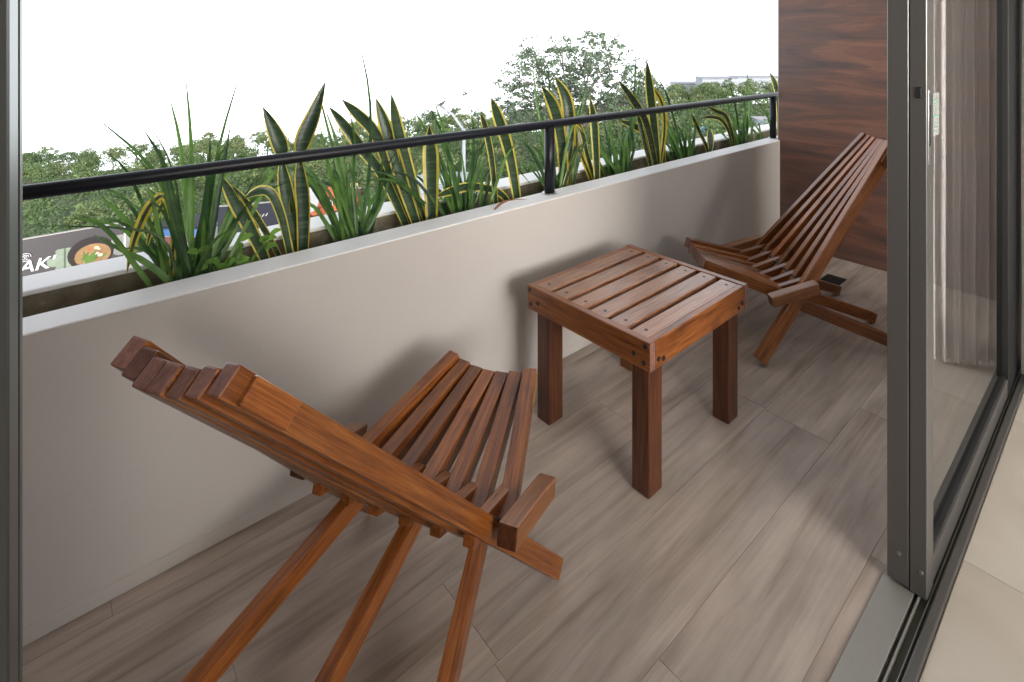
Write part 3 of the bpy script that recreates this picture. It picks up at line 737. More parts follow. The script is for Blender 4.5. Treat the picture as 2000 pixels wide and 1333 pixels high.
G = [
 ((370, 545), [[(372, 545), (375, 400), (372, 260), (362, 143)], [(380, 545), (362, 380), (350, 270), (330, 186)], [(395, 545), (408, 400), (432, 270), (475, 124)],
   [(400, 545), (420, 420), (437, 320), (451, 240)], [(392, 545), (400, 430), (420, 320), (455, 275)], [(365, 545), (345, 430), (290, 320), (181, 225)],
   ([(360, 545), (330, 430), (280, 320), (188, 242)], .005), ([(372, 545), (350, 400), (325, 300), (264, 208)], .005), [(375, 545), (345, 420), (320, 320), (278, 250)],
   ([(345, 550), (285, 480), (245, 430), (190, 376)], .02), ([(350, 550), (320, 470), (250, 447), (75, 441)], .008), ([(330, 552), (280, 510), (240, 490), (180, 457)], .018),
   [(385, 545), (398, 420), (408, 330), (411, 262)], [(400, 540), (430, 460), (455, 390), (475, 330)], [(398, 540), (440, 470), (470, 400), (510, 330)], [(380, 548), (350, 470), (325, 380), (310, 284)]],
  'largest grassy plant, spiky blades standing high above the rail near the left edge', 22, .42, .50),
 ((700, 458), [[(705, 455), (722, 330), (722, 190), (698, 64)], [(690, 455), (672, 370), (645, 270), (616, 155)], [(690, 455), (680, 360), (655, 270), (633, 208)],
   [(695, 455), (690, 350), (692, 270), (681, 208)], [(685, 458), (660, 390), (640, 320), (622, 230)], ([(680, 458), (650, 390), (610, 345), (556, 325)], .007), [(712, 455), (735, 390), (745, 330), (750, 290)], [(715, 455), (745, 400), (760, 350), (778, 300)], [(690, 455), (668, 400), (655, 340), (650, 300)]],
  'grassy plant with one very tall thin blade, right of the bent snake leaves', 16, .30, .42),
 ((905, 412), [[(905, 412), (885, 330), (865, 250), (843, 182)], [(895, 412), (868, 330), (835, 260), (800, 203)], [(910, 410), (922, 330), (925, 270), (920, 212)], [(900, 412), (880, 320), (862, 260), (839, 208)],
   ([(915, 410), (930, 330), (965, 275), (1012, 292)], .008), ([(918, 410), (950, 340), (990, 300), (1040, 281)], .007), ([(912, 412), (940, 330), (975, 280), (1020, 300)], .008), ([(920, 412), (960, 345), (1010, 335), (1045, 370)], .007), ([(895, 415), (870, 390), (830, 395), (790, 402)], .007), [(905, 410), (915, 350), (935, 300), (960, 255)], ([(890, 410), (876, 330), (862, 260), (900, 220)], .006)],
  'grassy plant with drooping thin blades just left of the rail post', 20, .45, .36),
 ((1092, 362), [[(1080, 365), (1062, 270), (1047, 190), (1039, 110)], [(1085, 362), (1078, 270), (1074, 190), (1070, 116)], [(1095, 362), (1108, 280), (1125, 230), (1142, 184)], [(1092, 362), (1098, 280), (1102, 210), (1104, 147)], [(1098, 362), (1112, 300), (1118, 260), (1130, 215)], [(1100, 360), (1116, 310), (1125, 270), (1150, 150)]],
  'grassy plant right behind the middle rail post', 16, .28, .36),
 ((1215, 334), [[(1222, 332), (1232, 250), (1240, 160), (1244, 68)], [(1205, 335), (1195, 270), (1188, 210), (1186, 152)], [(1210, 335), (1202, 300), (1195, 280), (1189, 257)], [(1225, 330), (1235, 260), (1245, 190), (1255, 118)], [(1205, 337), (1185, 310), (1172, 285), (1160, 262)], [(1228, 330), (1238, 290), (1232, 250), (1228, 220)]],
  'grassy plant with a single needle blade, left of the crowded snake leaves', 14, .22, .36),
 ((1340, 300), [[(1335, 300), (1318, 240), (1300, 180), (1273, 134)], [(1345, 298), (1350, 240), (1351, 200), (1349, 161)], [(1350, 298), (1360, 250), (1364, 220), (1367, 187)], [(1330, 302), (1312, 260), (1300, 230), (1290, 205)], [(1325, 303), (1305, 275), (1297, 262), (1285, 250)]],
  'grassy plant on the right side of the crowded snake leaves', 20, .26, .34),
 ((1450, 275), [[(1458, 273), (1463, 220), (1462, 170), (1455, 114)], [(1440, 276), (1430, 230), (1415, 190), (1399, 153)], [(1445, 275), (1440, 230), (1432, 190), (1422, 156)], [(1452, 274), (1456, 230), (1454, 200), (1449, 177)], [(1438, 278), (1425, 250), (1410, 230), (1395, 214)]],
  'rightmost grassy plant beside the last rail post', 22, .20, .32),
 ((1490, 262), [[(1508, 262), (1500, 230), (1490, 215), (1478, 200)]],
  'sparse grassy tuft tucked behind the last rail post', 4, .18, .24),
]
for k, (b, t, lab, ne, sp, h) in enumerate(G): grass_plant(b, t, lab, int(ne * 1.6), sp, h, 40 + k)

SN = [
 ((320, 535), [([(335, 525), (340, 440), (322, 384), (290, 405), (262, 470), (247, 536)], 17, 0, .62), ([(345, 525), (348, 430), (330, 385), (312, 410), (295, 450), (285, 490)], 12, 0, .55)],
  'snake plant leaf bent over with bright yellow edges inside the largest grassy plant'),
 ((530, 500), [([(518, 508), (490, 450), (462, 400), (428, 340)], 27), ([(545, 500), (505, 430), (480, 395), (452, 362)], 14), ([(520, 505), (500, 465), (470, 420), (445, 415)], 9)],
  'snake plant leaning left with broad dark blades right of the largest grassy plant'),
 ((565, 494), [([(566, 494), (552, 430), (535, 385), (517, 372), (497, 376), (476, 388)], 22), ([(572, 494), (560, 440), (540, 395), (525, 382)], 10)],
  'snake plant with one leaf curled over in an arch below the rail'),
 ((590, 490), [([(584, 490), (566, 410), (552, 335), (550, 295), (535, 255), (513, 208)], 33, .56), ([(592, 489), (592, 400), (585, 320), (592, 275), (612, 225), (636, 158)], 34, .52), ([(588, 490), (577, 440), (570, 410), (566, 385)], 9)],
  'snake plant with two tall paddle shaped leaves spreading above the rail'),
 ((805, 434), [([(792, 438), (748, 345), (705, 290), (672, 245), (642, 208)], 24), ([(803, 436), (768, 350), (735, 265), (700, 225), (667, 194)], 24), ([(812, 434), (784, 350), (755, 255), (734, 191)], 28), ([(825, 432), (800, 340), (778, 255), (764, 183)], 26), ([(830, 432), (812, 380), (798, 340), (785, 300)], 12)],
  'snake plant of five stiff leaves fanning left at the middle of the left rail span'),
 ((843, 424), [([(843, 424), (842, 350), (841, 300), (838, 245)], 34, 0, .36)],
  'snake plant with one upright leaf edged in wide yellow bands'),
 ((985, 392), [([(992, 395), (970, 374), (920, 365), (880, 374), (848, 386)], 19)],
  'snake plant leaf lying flat just above the parapet'),
 ((1008, 388), [([(1010, 388), (995, 300), (975, 235), (959, 190)], 25), ([(968, 392), (960, 310), (948, 250), (938, 220)], 14)],
  'snake plant with one pointed leaf left of the middle rail post'),
 ((1102, 356), [([(1102, 356), (1096, 270), (1082, 210), (1058, 168)], 27), ([(1106, 356), (1112, 280), (1108, 200), (1084, 150)], 28), ([(1104, 356), (1124, 290), (1118, 240), (1109, 200)], 12)],
  'snake plant with two wide leaves above the middle rail post'),
 ((1158, 348), [([(1166, 347), (1163, 280), (1160, 235), (1152, 190)], 19), ([(1154, 350), (1130, 290), (1118, 255), (1128, 240), (1142, 262)], 13, 0, .6), ([(1160, 348), (1146, 300), (1138, 262), (1130, 245)], 11)],
  'snake plant with an upright leaf and a folded yellow leaf right of the middle post'),
 ((1282, 320), [([(1284, 319), (1278, 250), (1270, 180), (1263, 117)], 20), ([(1290, 318), (1298, 250), (1292, 200), (1267, 160)], 12, 0, .65), ([(1275, 320), (1262, 265), (1235, 245), (1209, 236)], 15), ([(1280, 320), (1262, 240), (1236, 195), (1207, 156)], 16), ([(1296, 316), (1296, 270), (1300, 235), (1296, 205)], 11), ([(1270, 322), (1258, 275), (1250, 240), (1248, 215)], 11)],
  'crowded snake plant with a tall dark spike and twisted yellow leaf'),
 ((1384, 288), [([(1380, 288), (1368, 262), (1358, 240), (1350, 222)], 9), ([(1388, 288), (1388, 276), (1387, 264), (1385, 252)], 15), ([(1425, 262), (1410, 236), (1390, 229), (1366, 232)], 9), ([(1430, 262), (1418, 228), (1400, 218), (1382, 208)], 10)],
  'low snake plant with a short pale leaf left of the rightmost grassy plant'),
 ((1520, 262), [([(1522, 262), (1521, 200), (1514, 165), (1503, 141)], 12), ([(1470, 268), (1476, 262), (1473, 256), (1468, 252)], 6)],
  'snake plant leaf half hidden behind the edge of the wood clad wall'),
]
for k, (b, lv, lab) in enumerate(SN): snake_plant(b, lv, lab, 80 + k)

# small leafy weed at the foot of the largest grassy plant
R = random.Random(21)
wo = at_y(450, 512, 1.90); wo.z = 0.60
weed = empty('leafy_weed', wo); tag(weed, 'small bright green leafy weed at the foot of the grassy plant', 'plant')
for k in range(7):
    tip = Vector((R.uniform(-.12, .13), R.uniform(.0, .05), R.uniform(.10, .19)))
    bm = bmesh.new(); tube(bm, [Vector((0, 0, -.02)), tip * .5 + Vector((0, 0, .02)), tip], [.0018, .0014, .0008], 5)
    st = obj('stem', from_bm('stem', bm), M_WEED, weed)
    for j in range(4):
        a = R.uniform(0, 6.3); L = R.uniform(.025, .045); p = tip * R.uniform(.65, 1)
        q = p + Vector((math.cos(a) * L, math.sin(a) * L * .4 - .01, R.uniform(-.012, .016)))
        ribbon('leaf', [p + wo, (p + q) / 2 + wo + Vector((0, 0, .006)), q + wo], .018, M_WEED, weed, twist=R.uniform(-1, 1), n=6, prof='oval', origin=wo)
# dry leaves on the parapet
dl = empty('dry_leaf', (at_y(980, 400, 1.82).x, 1.82, PAR_H + .003)); tag(dl, 'curled dry brown leaf lying on top of the parapet', 'leaf')
o = dl.location
ribbon('blade', [o + Vector((-.05, -.02, .0)), o + Vector((0.0, 0, .012)), o + Vector((.07, .03, .006))], .010, M_DRY, dl, n=6, origin=o)
ribbon('blade', [o + Vector((-.02, .01, .0)), o + Vector((0.05, 0.02, .008)), o + Vector((.13, .0, .002))], .004, M_DRY, dl, n=6, origin=o)

# ------------------------------------------------------------------ land beyond the balcony
TL = [(-400, 330), (-100, 312), (50, 300), (150, 297), (300, 285), (480, 272), (650, 255), (800, 228), (880, 216), (950, 216), (1000, 212), (1100, 205), (1230, 176), (1300, 160), (1400, 158), (1520, 151), (1700, 140), (2100, 130)]
def interp(t, x):
    if x <= t[0][0]: return t[0][1]
    for (a, b), (c, d) in zip(t, t[1:]):
        if x <= c: return b + (d - b) * (x - a) / (c - a)
    return t[-1][1]
DMIN, DMAX, TREE_H = 42.0, 190.0, 6.5
def canopy_z(u, D):
    vt = interp(TL, u) - 3 - 11 * max(0, min(1, (900 - u) / 500)); vb = 555 - 0.2058 * (u - 44)
    s = (1 / D - 1 / DMAX) / (1 / DMIN - 1 / DMAX)
    if s < 0: v = vt + 12 * min(1, -s * 4)
    else: v = vt + (vb - vt) * min(s, 1.6)
    return CAM_H - (v - CY) / PX * D
def ground_z(u, D): return canopy_z(u, D) - TREE_H

def ground_mat():
    m, n, l, b = new_mat('scrub_ground')
    tc = n.new('ShaderNodeTexCoord'); g = n.new('ShaderNodeTexNoise'); g.inputs['Scale'].default_value = 0.25; g.inputs['Detail'].default_value = 8
    l.new(tc.outputs['Object'], g.inputs['Vector'])
    r = ramp(n, [(0.35, (0.030, 0.045, 0.018)), (0.6, (0.065, 0.075, 0.03)), (0.75, (0.13, 0.11, 0.07))]); l.new(g.outputs['Fac'], r.inputs[0])
    l.new(r.outputs[0], b.inputs['Base Color']); b.inputs['Roughness'].default_value = 0.95
    return m
bm = bmesh.new()
Ds = [8, 12, 18, 25, 32, 40, 50, 62, 76, 92, 110, 130, 150, 170, 190, 215, 240, 270]
us = list(range(-400, 2001, 80))
g = [[bm.verts.new(EYE + RT * ((u - CX) / PX * D) + FW * D + Vector((0, 0, ground_z(u, D) - CAM_H - max(0, D - 165) * 0.25 + 0.8 * noise.noise(Vector((u * .01, D * .05, 0)))))) for u in us] for D in Ds]
for i in range(len(Ds) - 1):
    for k in range(len(us) - 1): bm.faces.new((g[i][k], g[i][k + 1], g[i + 1][k + 1], g[i + 1][k])).smooth = True
tag(obj('terrain', from_bm('terrain', bm), ground_mat()), kind='structure')

def foliage_mat(name, stops, trans=0.25):
    m, n, l, b = new_mat(name)
    oi = n.new('ShaderNodeObjectInfo'); at = n.new('ShaderNodeAttribute'); at.attribute_name = 'tone'
    ad = n.new('ShaderNodeMath'); ad.operation = 'MULTIPLY_ADD'; ad.inputs[1].default_value = 0.55
    l.new(oi.outputs['Random'], ad.inputs[0])
    ml = n.new('ShaderNodeMath'); ml.operation = 'MULTIPLY'; ml.inputs[1].default_value = 0.45
    l.new(at.outputs['Fac'], ml.inputs[0]); l.new(ml.outputs[0], ad.inputs[2])
    r = ramp(n, stops); l.new(ad.outputs[0], r.inputs[0])
    l.new(r.outputs[0], b.inputs['Base Color']); b.inputs['Roughness'].default_value = 0.6
    tr = n.new('ShaderNodeBsdfTranslucent'); l.new(r.outputs[0], tr.inputs['Color'])
    ms = n.new('ShaderNodeMixShader'); ms.inputs[0].default_value = trans
    l.new(b.outputs[0], ms.inputs[1]); l.new(tr.outputs[0], ms.inputs[2]); l.new(ms.outputs[0], n['Material Output'].inputs[0])
    return m
M_FOL = foliage_mat('forest_leaves', [(0.05, (0.050, 0.085, 0.034)), (0.35, (0.075, 0.122, 0.040)), (0.6, (0.112, 0.158, 0.052)), (0.84, (0.150, 0.178, 0.070)), (0.98, (0.150, 0.138, 0.092))])
M_FOLBIG = foliage_mat('big_tree_leaves', [(0.1, (0.050, 0.075, 0.045)), (0.9, (0.110, 0.145, 0.090))], 0.3)  # haze is put into this paler grey-green leaf colour
M_BARK = plain('grey_bark', (0.085, 0.075, 0.065), 0.9, 0, 0.3, 0.3, 4)

def leaf_cloud(name, centres, radii, per, size, seed, mat, flat=0.6):
    R = random.Random(seed); V = []; F = []; tone = []
    for c, r in zip(centres, radii):
        ct = R.random()
        for _ in range(per):
            while True:
                d = Vector((R.uniform(-1, 1), R.uniform(-1, 1), R.uniform(-1, 1)))
                if 0.05 < d.length < 1: break
            d = d.normalized() * (d.length ** 0.45)
            p = c + Vector((d.x * r, d.y * r, d.z * r * flat))
            nrm = (d * 0.7 + Vector((R.gauss(0, .6), R.gauss(0, .6), R.gauss(0.5, .5)))).normalized()
            a = nrm.orthogonal().normalized(); a = Matrix.Rotation(R.uniform(0, 6.28), 3, nrm) @ a; b = nrm.cross(a)
            s = size * R.uniform(.6, 1.25); k = len(V)
            V += [p - a * s * .5, p + b * s * .28 + a * s * .05, p + a * s * .55, p - b * s * .28 + a * s * .05]
            F.append((k, k + 1, k + 2, k + 3)); tone.append(min(1, max(0, ct * .7 + R.uniform(0, .3))))
    me = bpy.data.meshes.new(name); me.from_pydata(V, [], F)
    at = me.attributes.new('tone', 'FLOAT', 'FACE'); at.data.foreach_set('value', tone)
    me.materials.append(mat)
    return me
def crown_variant(seed, rx, rz, nclump, per, leaf):
    R = random.Random(seed); C = []; RR = []
    for _ in range(nclump):
        while True:
            d = Vector((R.uniform(-1, 1), R.uniform(-1, 1), R.uniform(-.75, 1)))
            if d.length < 1: break
        d = d.normalized() * d.length ** .5
        C.append(Vector((d.x * rx, d.y * rx, TREE_H - rz + d.z * rz))); RR.append(R.uniform(.22, .40) * rx)
    return leaf_cloud('crown', C, RR, per, leaf, seed + 1, M_FOL), C
def trunk_mesh(seed, C, top):
    R = random.Random(seed); bm = bmesh.new()
    fork = Vector((R.uniform(-.2, .2), R.uniform(-.2, .2), top))
    tube(bm, [Vector((0, 0, -.8)), Vector((R.uniform(-.1, .1), R.uniform(-.1, .1), top * .5)), fork], [.20, .16, .12], 7)
    for c in R.sample(C, 6): tube(bm, [fork - Vector((0, 0, .3)), fork.lerp(c, .55) + Vector((0, 0, .15)), c], [.09, .06, .025], 5)
    me = from_bm('trunk', bm); me.materials.append(M_BARK); return me
variants = []
for k in range(9):
    cm, C = crown_variant(300 + k, 2.1 + .35 * (k % 3), 1.7 + .3 * (k % 4), 34 + 6 * (k % 3), 44 if k < 8 else 18, .40)
    variants.append((cm, trunk_mesh(400 + k, C, TREE_H - 3.4)))
R = random.Random(11)
placed = []
lab_near = 'nearer leafy woodland tree'
lab_mid = 'middle distance woodland tree'
lab_sky = 'small skyline woodland tree'
SPOT = [(60, 'at the far left edge beside the door jamb'), (190, 'above the dark billboard'), (300, 'left of the largest grassy plant'), (430, 'behind the largest grassy plant'), (520, 'right of the largest grassy plant'), (610, 'behind the two paddle leaves'), (690, 'above the red billboard'), (790, 'behind the five leaf snake plant'),
        (870, 'left of the street lamp'), (950, 'right of the street lamp'), (1040, 'left of the middle rail post'), (1130, 'below the large airy tree'), (1220, 'right of the middle rail post'), (1310, 'behind the crowded snake plant'), (1400, 'below the far pale buildings'), (1480, 'behind the rightmost grassy plant'), (3000, 'beside the wood clad wall')]
def plant_tree(u, D, sc, var, lab, grp):
    lab = lab + ' ' + next(t for x, t in SPOT if u < x)
    p = EYE + RT * ((u - CX) / PX * D) + FW * D
    t = empty('woodland_tree', (p.x, p.y, ground_z(u, D)), R.uniform(0, 6.28)); t.scale = (sc, sc, sc * R.uniform(.9, 1.12))
    tag(t, lab, 'tree', grp)
    cm, tm = variants[var]
    obj('crown', cm, None, t); obj('trunk', tm, None, t)
def try_place(n, d0, d1, lab, grp, minpx):
    c = 0; tries = 0
    while c < n and tries < 6000:
        tries += 1
        D = 1 / R.uniform(1 / d1, 1 / d0); u = R.uniform(-60, 1570)
        w = 4.6 / D * PX; v = (CAM_H - canopy_z(u, D)) / D * PX + CY
        if any(abs(u - a) < minpx * (w + ww) / 2 and abs(v - b) < minpx * .45 * (w + ww) / 2 for a, b, ww in placed): continue
        placed.append((u, v, w)); c += 1
        plant_tree(u, D, R.uniform(.78, 1.12), R.randrange(9), lab, grp)
    return c
try_place(45, 42, 70, lab_near, 'nearer woodland trees', .55)
try_place(90, 70, 130, lab_mid, 'woodland trees in the middle distance', .40)
try_place(150, 125, 190, lab_sky, 'woodland trees on the skyline', .24)
# the far wood between and behind them, one mass
C = []; RR = []
for _ in range(2600):
    D = R.uniform(46, 196) if _ % 2 else 1 / R.uniform(1 / 195., 1 / 46.); u = R.uniform(-120, 1620)
    p = EYE + RT * ((u - CX) / PX * D) + FW * D
    C.append(Vector((p.x, p.y, canopy_z(u, D) - R.uniform(1.4, 3.4) - (0.5 if D > 120 else 0)))); RR.append(R.uniform(1.3, 2.4))
tag(obj('far_wood', leaf_cloud('far_wood', C, RR, 60, .42, 77, M_FOL)), 'dense green scrub and undergrowth filling the gaps of the woodland', 'woodland', kind='stuff')

# the big open-crowned tree above the middle of the railing
BD = 40.0
bp = at_d(1125, 330, BD); bz = ground_z(1125, BD)
big = empty('large_tree', (bp.x, bp.y, bz)); tag(big, 'large airy tree rising above the woodland behind the middle rail post', 'tree')
R = random.Random(31)
O = big.location.copy()
limbs = []
bm = bmesh.new()
fork = Vector((0.2, 0, at_d(1125, 215, BD).z - bz - 1.5))
tube(bm, [Vector((0, 0, -1)), Vector((.15, .1, fork.z * .5)), fork], [.42, .34, .26], 9)
ends = []
for k in range(13):
    a = -1.45 + 2.9 * k / 12
    u = 1130 + 165 * math.sin(a) * R.uniform(.75, 1.02); v = 215 - 150 * math.cos(a) * R.uniform(.55, .98)
    e = at_d(u, v, BD + R.uniform(-3.2, 3.2)) - O
    mid = fork.lerp(e, .5) + Vector((R.uniform(-.5, .5), R.uniform(-.5, .5), R.uniform(0, .7)))
    pts = catmull([fork, mid, e], 8); tube(bm, pts, [.10 * (1 - i / 9) + .015 for i in range(9)], 6)
    for j in range(8):
        q = pts[R.randrange(3, 9)]; b_ = q + Vector((R.gauss(0, 1.0), R.gauss(0, 1.0), R.gauss(.25, .7)))
        tube(bm, [q, q.lerp(b_, .5) + Vector((0, 0, .1)), b_], [.05, .035, .012], 4); ends.append(b_)
    ends += [e]
obj('trunk', from_bm('trunk', bm), M_BARK, big)
C = []; RR = []
for e in ends:
    for _ in range(2): C.append(e + Vector((R.gauss(0, .38), R.gauss(0, .38), R.gauss(.05, .28)))); RR.append(R.uniform(.20, .42))
for _ in range(760):
    a = R.uniform(-1.75, 1.75); q = R.random() ** .55
    u = 1130 + 172 * math.sin(a) * q * R.uniform(.85, 1.05); v = 222 - 152 * math.cos(a) * q * (1 + .12 * math.sin(a * 5))
    C.append(at_d(u, v, BD + R.uniform(-3.5, 3.5)) - O); RR.append(R.uniform(.16, .40))
obj('crown', leaf_cloud('crown', C, RR, 24, .21, 91, M_FOLBIG, .6), None, big)

# ------------------------------------------------------------------ billboards, roofs and lamp beyond the trough
def plane_frame(u0, v0, u1, v1, D0, D1):
    a, b = at_d(u0, v0, D0), at_d(u1, v1, D1)
    x = Vector((b.x - a.x, b.y - a.y, 0)); L = x.length; x.normalize()
    n_ = Vector((x.y, -x.x, 0))
    if n_.dot(FW) > 0: n_ = -n_
    m = Matrix((x, -n_, Vector((0, 0, 1)))).transposed().to_4x4(); m.translation = a
    return m, L        # local x along the board, -y toward the balcony, z up; origin at upper left
def shape(name, pts, mat, parent, y=-0.03):
    bm = bmesh.new(); bm.faces.new([bm.verts.new((p[0], y, p[1])) for p in pts]); return obj(name, from_bm(name, bm), mat, parent)
def ell(cx, cz, rx, rz, n=22, a0=0, a1=6.2832): return [(cx + rx * math.cos(a0 + (a1 - a0) * k / n), cz + rz * math.sin(a0 + (a1 - a0) * k / n)) for k in range(n)]
def text(body, size, loc, mat, parent, shear=0.0):
    cu = bpy.data.curves.new('lettering', 'FONT'); cu.body = body; cu.size = size; cu.extrude = 0.004; cu.shear = shear; cu.offset = size * .012
    tmp = bpy.data.objects.new('lettering_tmp', cu); root_col.objects.link(tmp)
    dg = bpy.context.evaluated_depsgraph_get(); me = bpy.data.meshes.new_from_object(tmp.evaluated_get(dg))
    bpy.data.objects.remove(tmp)
    me.materials.clear()
    return obj('lettering', me, mat, parent, Matrix.Translation(loc) @ Matrix.Rotation(math.pi / 2, 4, 'X'))
def board(name, label, m, L, H, mat, post_to):
    e = empty(name); e.matrix_basis = m; tag(e, label, 'billboard')
    obj('panel', box_mesh('panel', 0, L, 0.0, 0.12, -H, 0, .01), mat, e)
    obj('top_trim', box_mesh('top_trim', -.02, L + .02, -.02, .14, 0.002, .05), plain('trim_pale', (0.10, 0.095, 0.09), .6), e)
    for x in (.15, .5, .85):
        obj('post', cyl_mesh('post', .09, post_to - .05, 10), M_STEEL, e, Matrix.Translation((L * x, .22, -post_to / 2)))
    return e
M_DKPRINT = plain('charcoal_print', (0.022, 0.020, 0.022), .7, 0, .2, .1, 1)
M_NAVY = plain('navy_print', (0.006, 0.007, 0.014), .7, 0, .2)
M_INK = plain('white_print', (0.24, 0.24, 0.25), .6, 0, .2)
m, L = plane_frame(-130, 499, 246, 437, 21.5, 25.5)
bb = board('billboard', 'dark restaurant billboard with a bowl of food and white AK lettering', m, L, 3.4, M_DKPRINT, 9)
inv = m.inverted()
def loc_on(m, u, v):
    """where a photo position falls on the board, in the board's own metres"""
    n_ = m.to_3x3() @ Vector((0, -1, 0)); o = m.translation; d = ray(u, v)
    return m.inverted() @ (EYE + d * ((o - EYE).dot(n_) / d.dot(n_)))
P_ = lambda u, v: (loc_on(m, u, v).x, loc_on(m, u, v).z)
c = P_(126, 507); r = abs(P_(155, 500)[0] - c[0])
def food(name, col, amt=.4, sc=3): return plain(name, tuple(c * .32 for c in col), .7, 0, .2, amt, sc)
shape('lettuce_print', [(x + .10 * math.sin(x * 21), z + .06 * math.cos(z * 17)) for x, z in ell(c[0], c[1], r, r * .95, 26)], food('lettuce_grey_green', (0.24, 0.30, 0.23)), bb)
c = P_(178, 494); r = abs(P_(222, 488)[0] - c[0])
shape('bowl_print', ell(c[0], c[1], r * 1.02, r * .92), food('bowl_dark', (0.020, 0.012, 0.014), .1), bb, -.034)
c2 = (c[0] + r * .08, c[1] - r * .14)
shape('soup_print', ell(c2[0], c2[1], r * .80, r * .66), food('soup_tan', (0.34, 0.20, 0.09), .6, 4), bb, -.038)
RR_ = random.Random(5)
for k in range(16):
    a = RR_.uniform(0, 6.28); q = RR_.uniform(0, .6) * r; s = RR_.uniform(.07, .15) * r
    shape('food_print', ell(c2[0] + q * math.cos(a), c2[1] + q * .75 * math.sin(a), s, s * .8, 9), food('food_%d' % (k % 4), [(0.55, 0.50, 0.36), (0.14, 0.24, 0.06), (0.42, 0.15, 0.06), (0.62, 0.60, 0.52)][k % 4]), bb, -.042 - .002 * k)
c = P_(235, 478); shape('glass_print', ell(c[0], c[1], r * .5, r * .62), food('glass_grey', (0.28, 0.29, 0.27), .4), bb, -.0325)
c = P_(170, 505)
for k in range(9):
    a = .5 + k * .26; l2 = r * (.5 + .15 * (k % 3))
    shape('sprig_print', [(c[0] - .05, c[1] - .2), (c[0] + math.cos(a) * l2 * .6 - .05, c[1] - .15 + math.sin(a) * l2 * .6), (c[0] + math.cos(a) * l2, c[1] - .2 + math.sin(a) * l2), (c[0] + math.cos(a) * l2 * .6 + .06, c[1] - .25 + math.sin(a) * l2 * .6)], food('sprig_green', (0.10, 0.20, 0.03)), bb, -.08 - .001 * k)
p = P_(43, 537); q = P_(43, 512)
text("AK'", (q[1] - p[1]) * 1.3, (p[0] - .12, -.04, p[1] + .08), M_INK, bb, .25)
c = P_(50, 503)
for rr in (.17, .10, .04): 
    bm = bmesh.new(); pts = [Vector((c[0] + rr * math.cos(t * .4), -.04, c[1] + rr * math.sin(t * .4))) for t in range(15)]
    tube(bm, pts, [.016] * 15, 5); obj('swirl_emblem', from_bm('swirl_emblem', bm), M_INK, bb)
obj('end_post', box_mesh('end_post', L - .08, L, -.06, -.04, -3.4, 0), M_INK, bb)

m, L = plane_frame(568, 378, 705, 352, 30, 31)
bb = board('billboard', 'red and orange food billboard with white TNT lettering and a round plate', m, L, 2.6, food('dark_red_print', (0.12, 0.028, 0.022), .4, 2), 10)
P2 = lambda u, v: (loc_on(m, u, v).x, loc_on(m, u, v).z)
for k, (u, v, w) in enumerate([(632, 378, 13), (648, 372, 11), (622, 384, 9), (640, 412, 15), (660, 404, 11), (672, 396, 10), (625, 398, 9), (655, 385, 9), (680, 408, 10), (590, 410, 10), (615, 414, 9), (580, 385, 8), (690, 392, 9), (665, 376, 8)]):
    c = P2(u, v); rr = w / PX * 30; shape('fruit_print', ell(c[0], c[1], rr, rr * .8, 12), food('tomato_%d' % (k % 3), [(0.52, 0.12, 0.05), (0.60, 0.17, 0.07), (0.42, 0.06, 0.045)][k % 3], .5, 3), bb, -.03 - .001 * k)
c = P2(604, 391); shape('plate_print', ell(c[0], c[1], .50, .70), food('plate_white', (0.62, 0.65, 0.68), .15), bb, -.06)
a, b2 = P2(638, 402), P2(638, 391)
text('TNT', (b2[1] - a[1]) * 1.35, (a[0], -.07, a[1]), M_INK, bb)
for (u, v, w, h) in ((672, 364, 10, 10), (692, 362, 14, 9)):
    c = P2(u, v); s = 30 / PX; shape('cream_print', [(c[0] - w * s / 2, c[1] - h * s / 2), (c[0] + w * s / 2, c[1] - h * s / 2), (c[0] + w * s / 2, c[1] + h * s / 2), (c[0] - w * s / 2, c[1] + h * s / 2)], food('cream_yellow', (0.62, 0.52, 0.28), .3), bb, -.065)

m, L = plane_frame(425, 405, 560, 380, 27, 28)
bb = board('billboard', 'dark navy sign panel with small white script behind the snake plants', m, L, 2.4, M_NAVY, 9.5)
P3 = lambda u, v: (loc_on(m, u, v).x, loc_on(m, u, v).z)
for (u, v) in ((438, 438), (470, 430), (500, 424)):
    for k in range(4):
        c = P3(u + k * 7, v - k * 1.6); s = .07
        shape('script_stroke', [(c[0] - s, c[1] - s), (c[0] - s * .2, c[1] - s * .9), (c[0] + s, c[1] + s * 1.2), (c[0] + s * .3, c[1] + s)], M_INK, bb, -.03 - .002 * k)

def parked(name, label, cat, u, v, D, parts):
    p = at_d(u, v, D); gz = p.z
    e = empty(name, (p.x, p.y, gz), YAW - math.pi / 2); tag(e, label, cat)
    for nm, b, mat in parts: obj(nm, box_mesh(nm, *b, .03), mat, e)
    return e
M_SHOPW = plain('painted_white_wall', (0.20, 0.20, 0.20), .8); M_SHOPB = plain('bright_blue_panel', (0.02, 0.07, 0.18), .6); M_SHOPR = plain('dull_red_panel', (0.09, 0.018, 0.018), .6)
parked('kiosk', 'small white kiosk with blue fascia seen through the grassy plant', 'kiosk', 350, 465, 30,
       [('wall', (-1.2, 1.2, 0, 2, -7.0, .55), M_SHOPW), ('fascia', (-1.25, 1.25, -.06, 0, .1, .5), M_SHOPB), ('stripe', (-1.25, 1.25, -.05, 0, -.35, .05), M_SHOPR), ('roof', (-1.35, 1.35, -.2, 2.1, .56, .66), M_NAVY)])
def roof_mat():
    return plain('pale_blue_roofing', (0.20, 0.23, 0.26), .6, 0, .3, .3, 1.5)
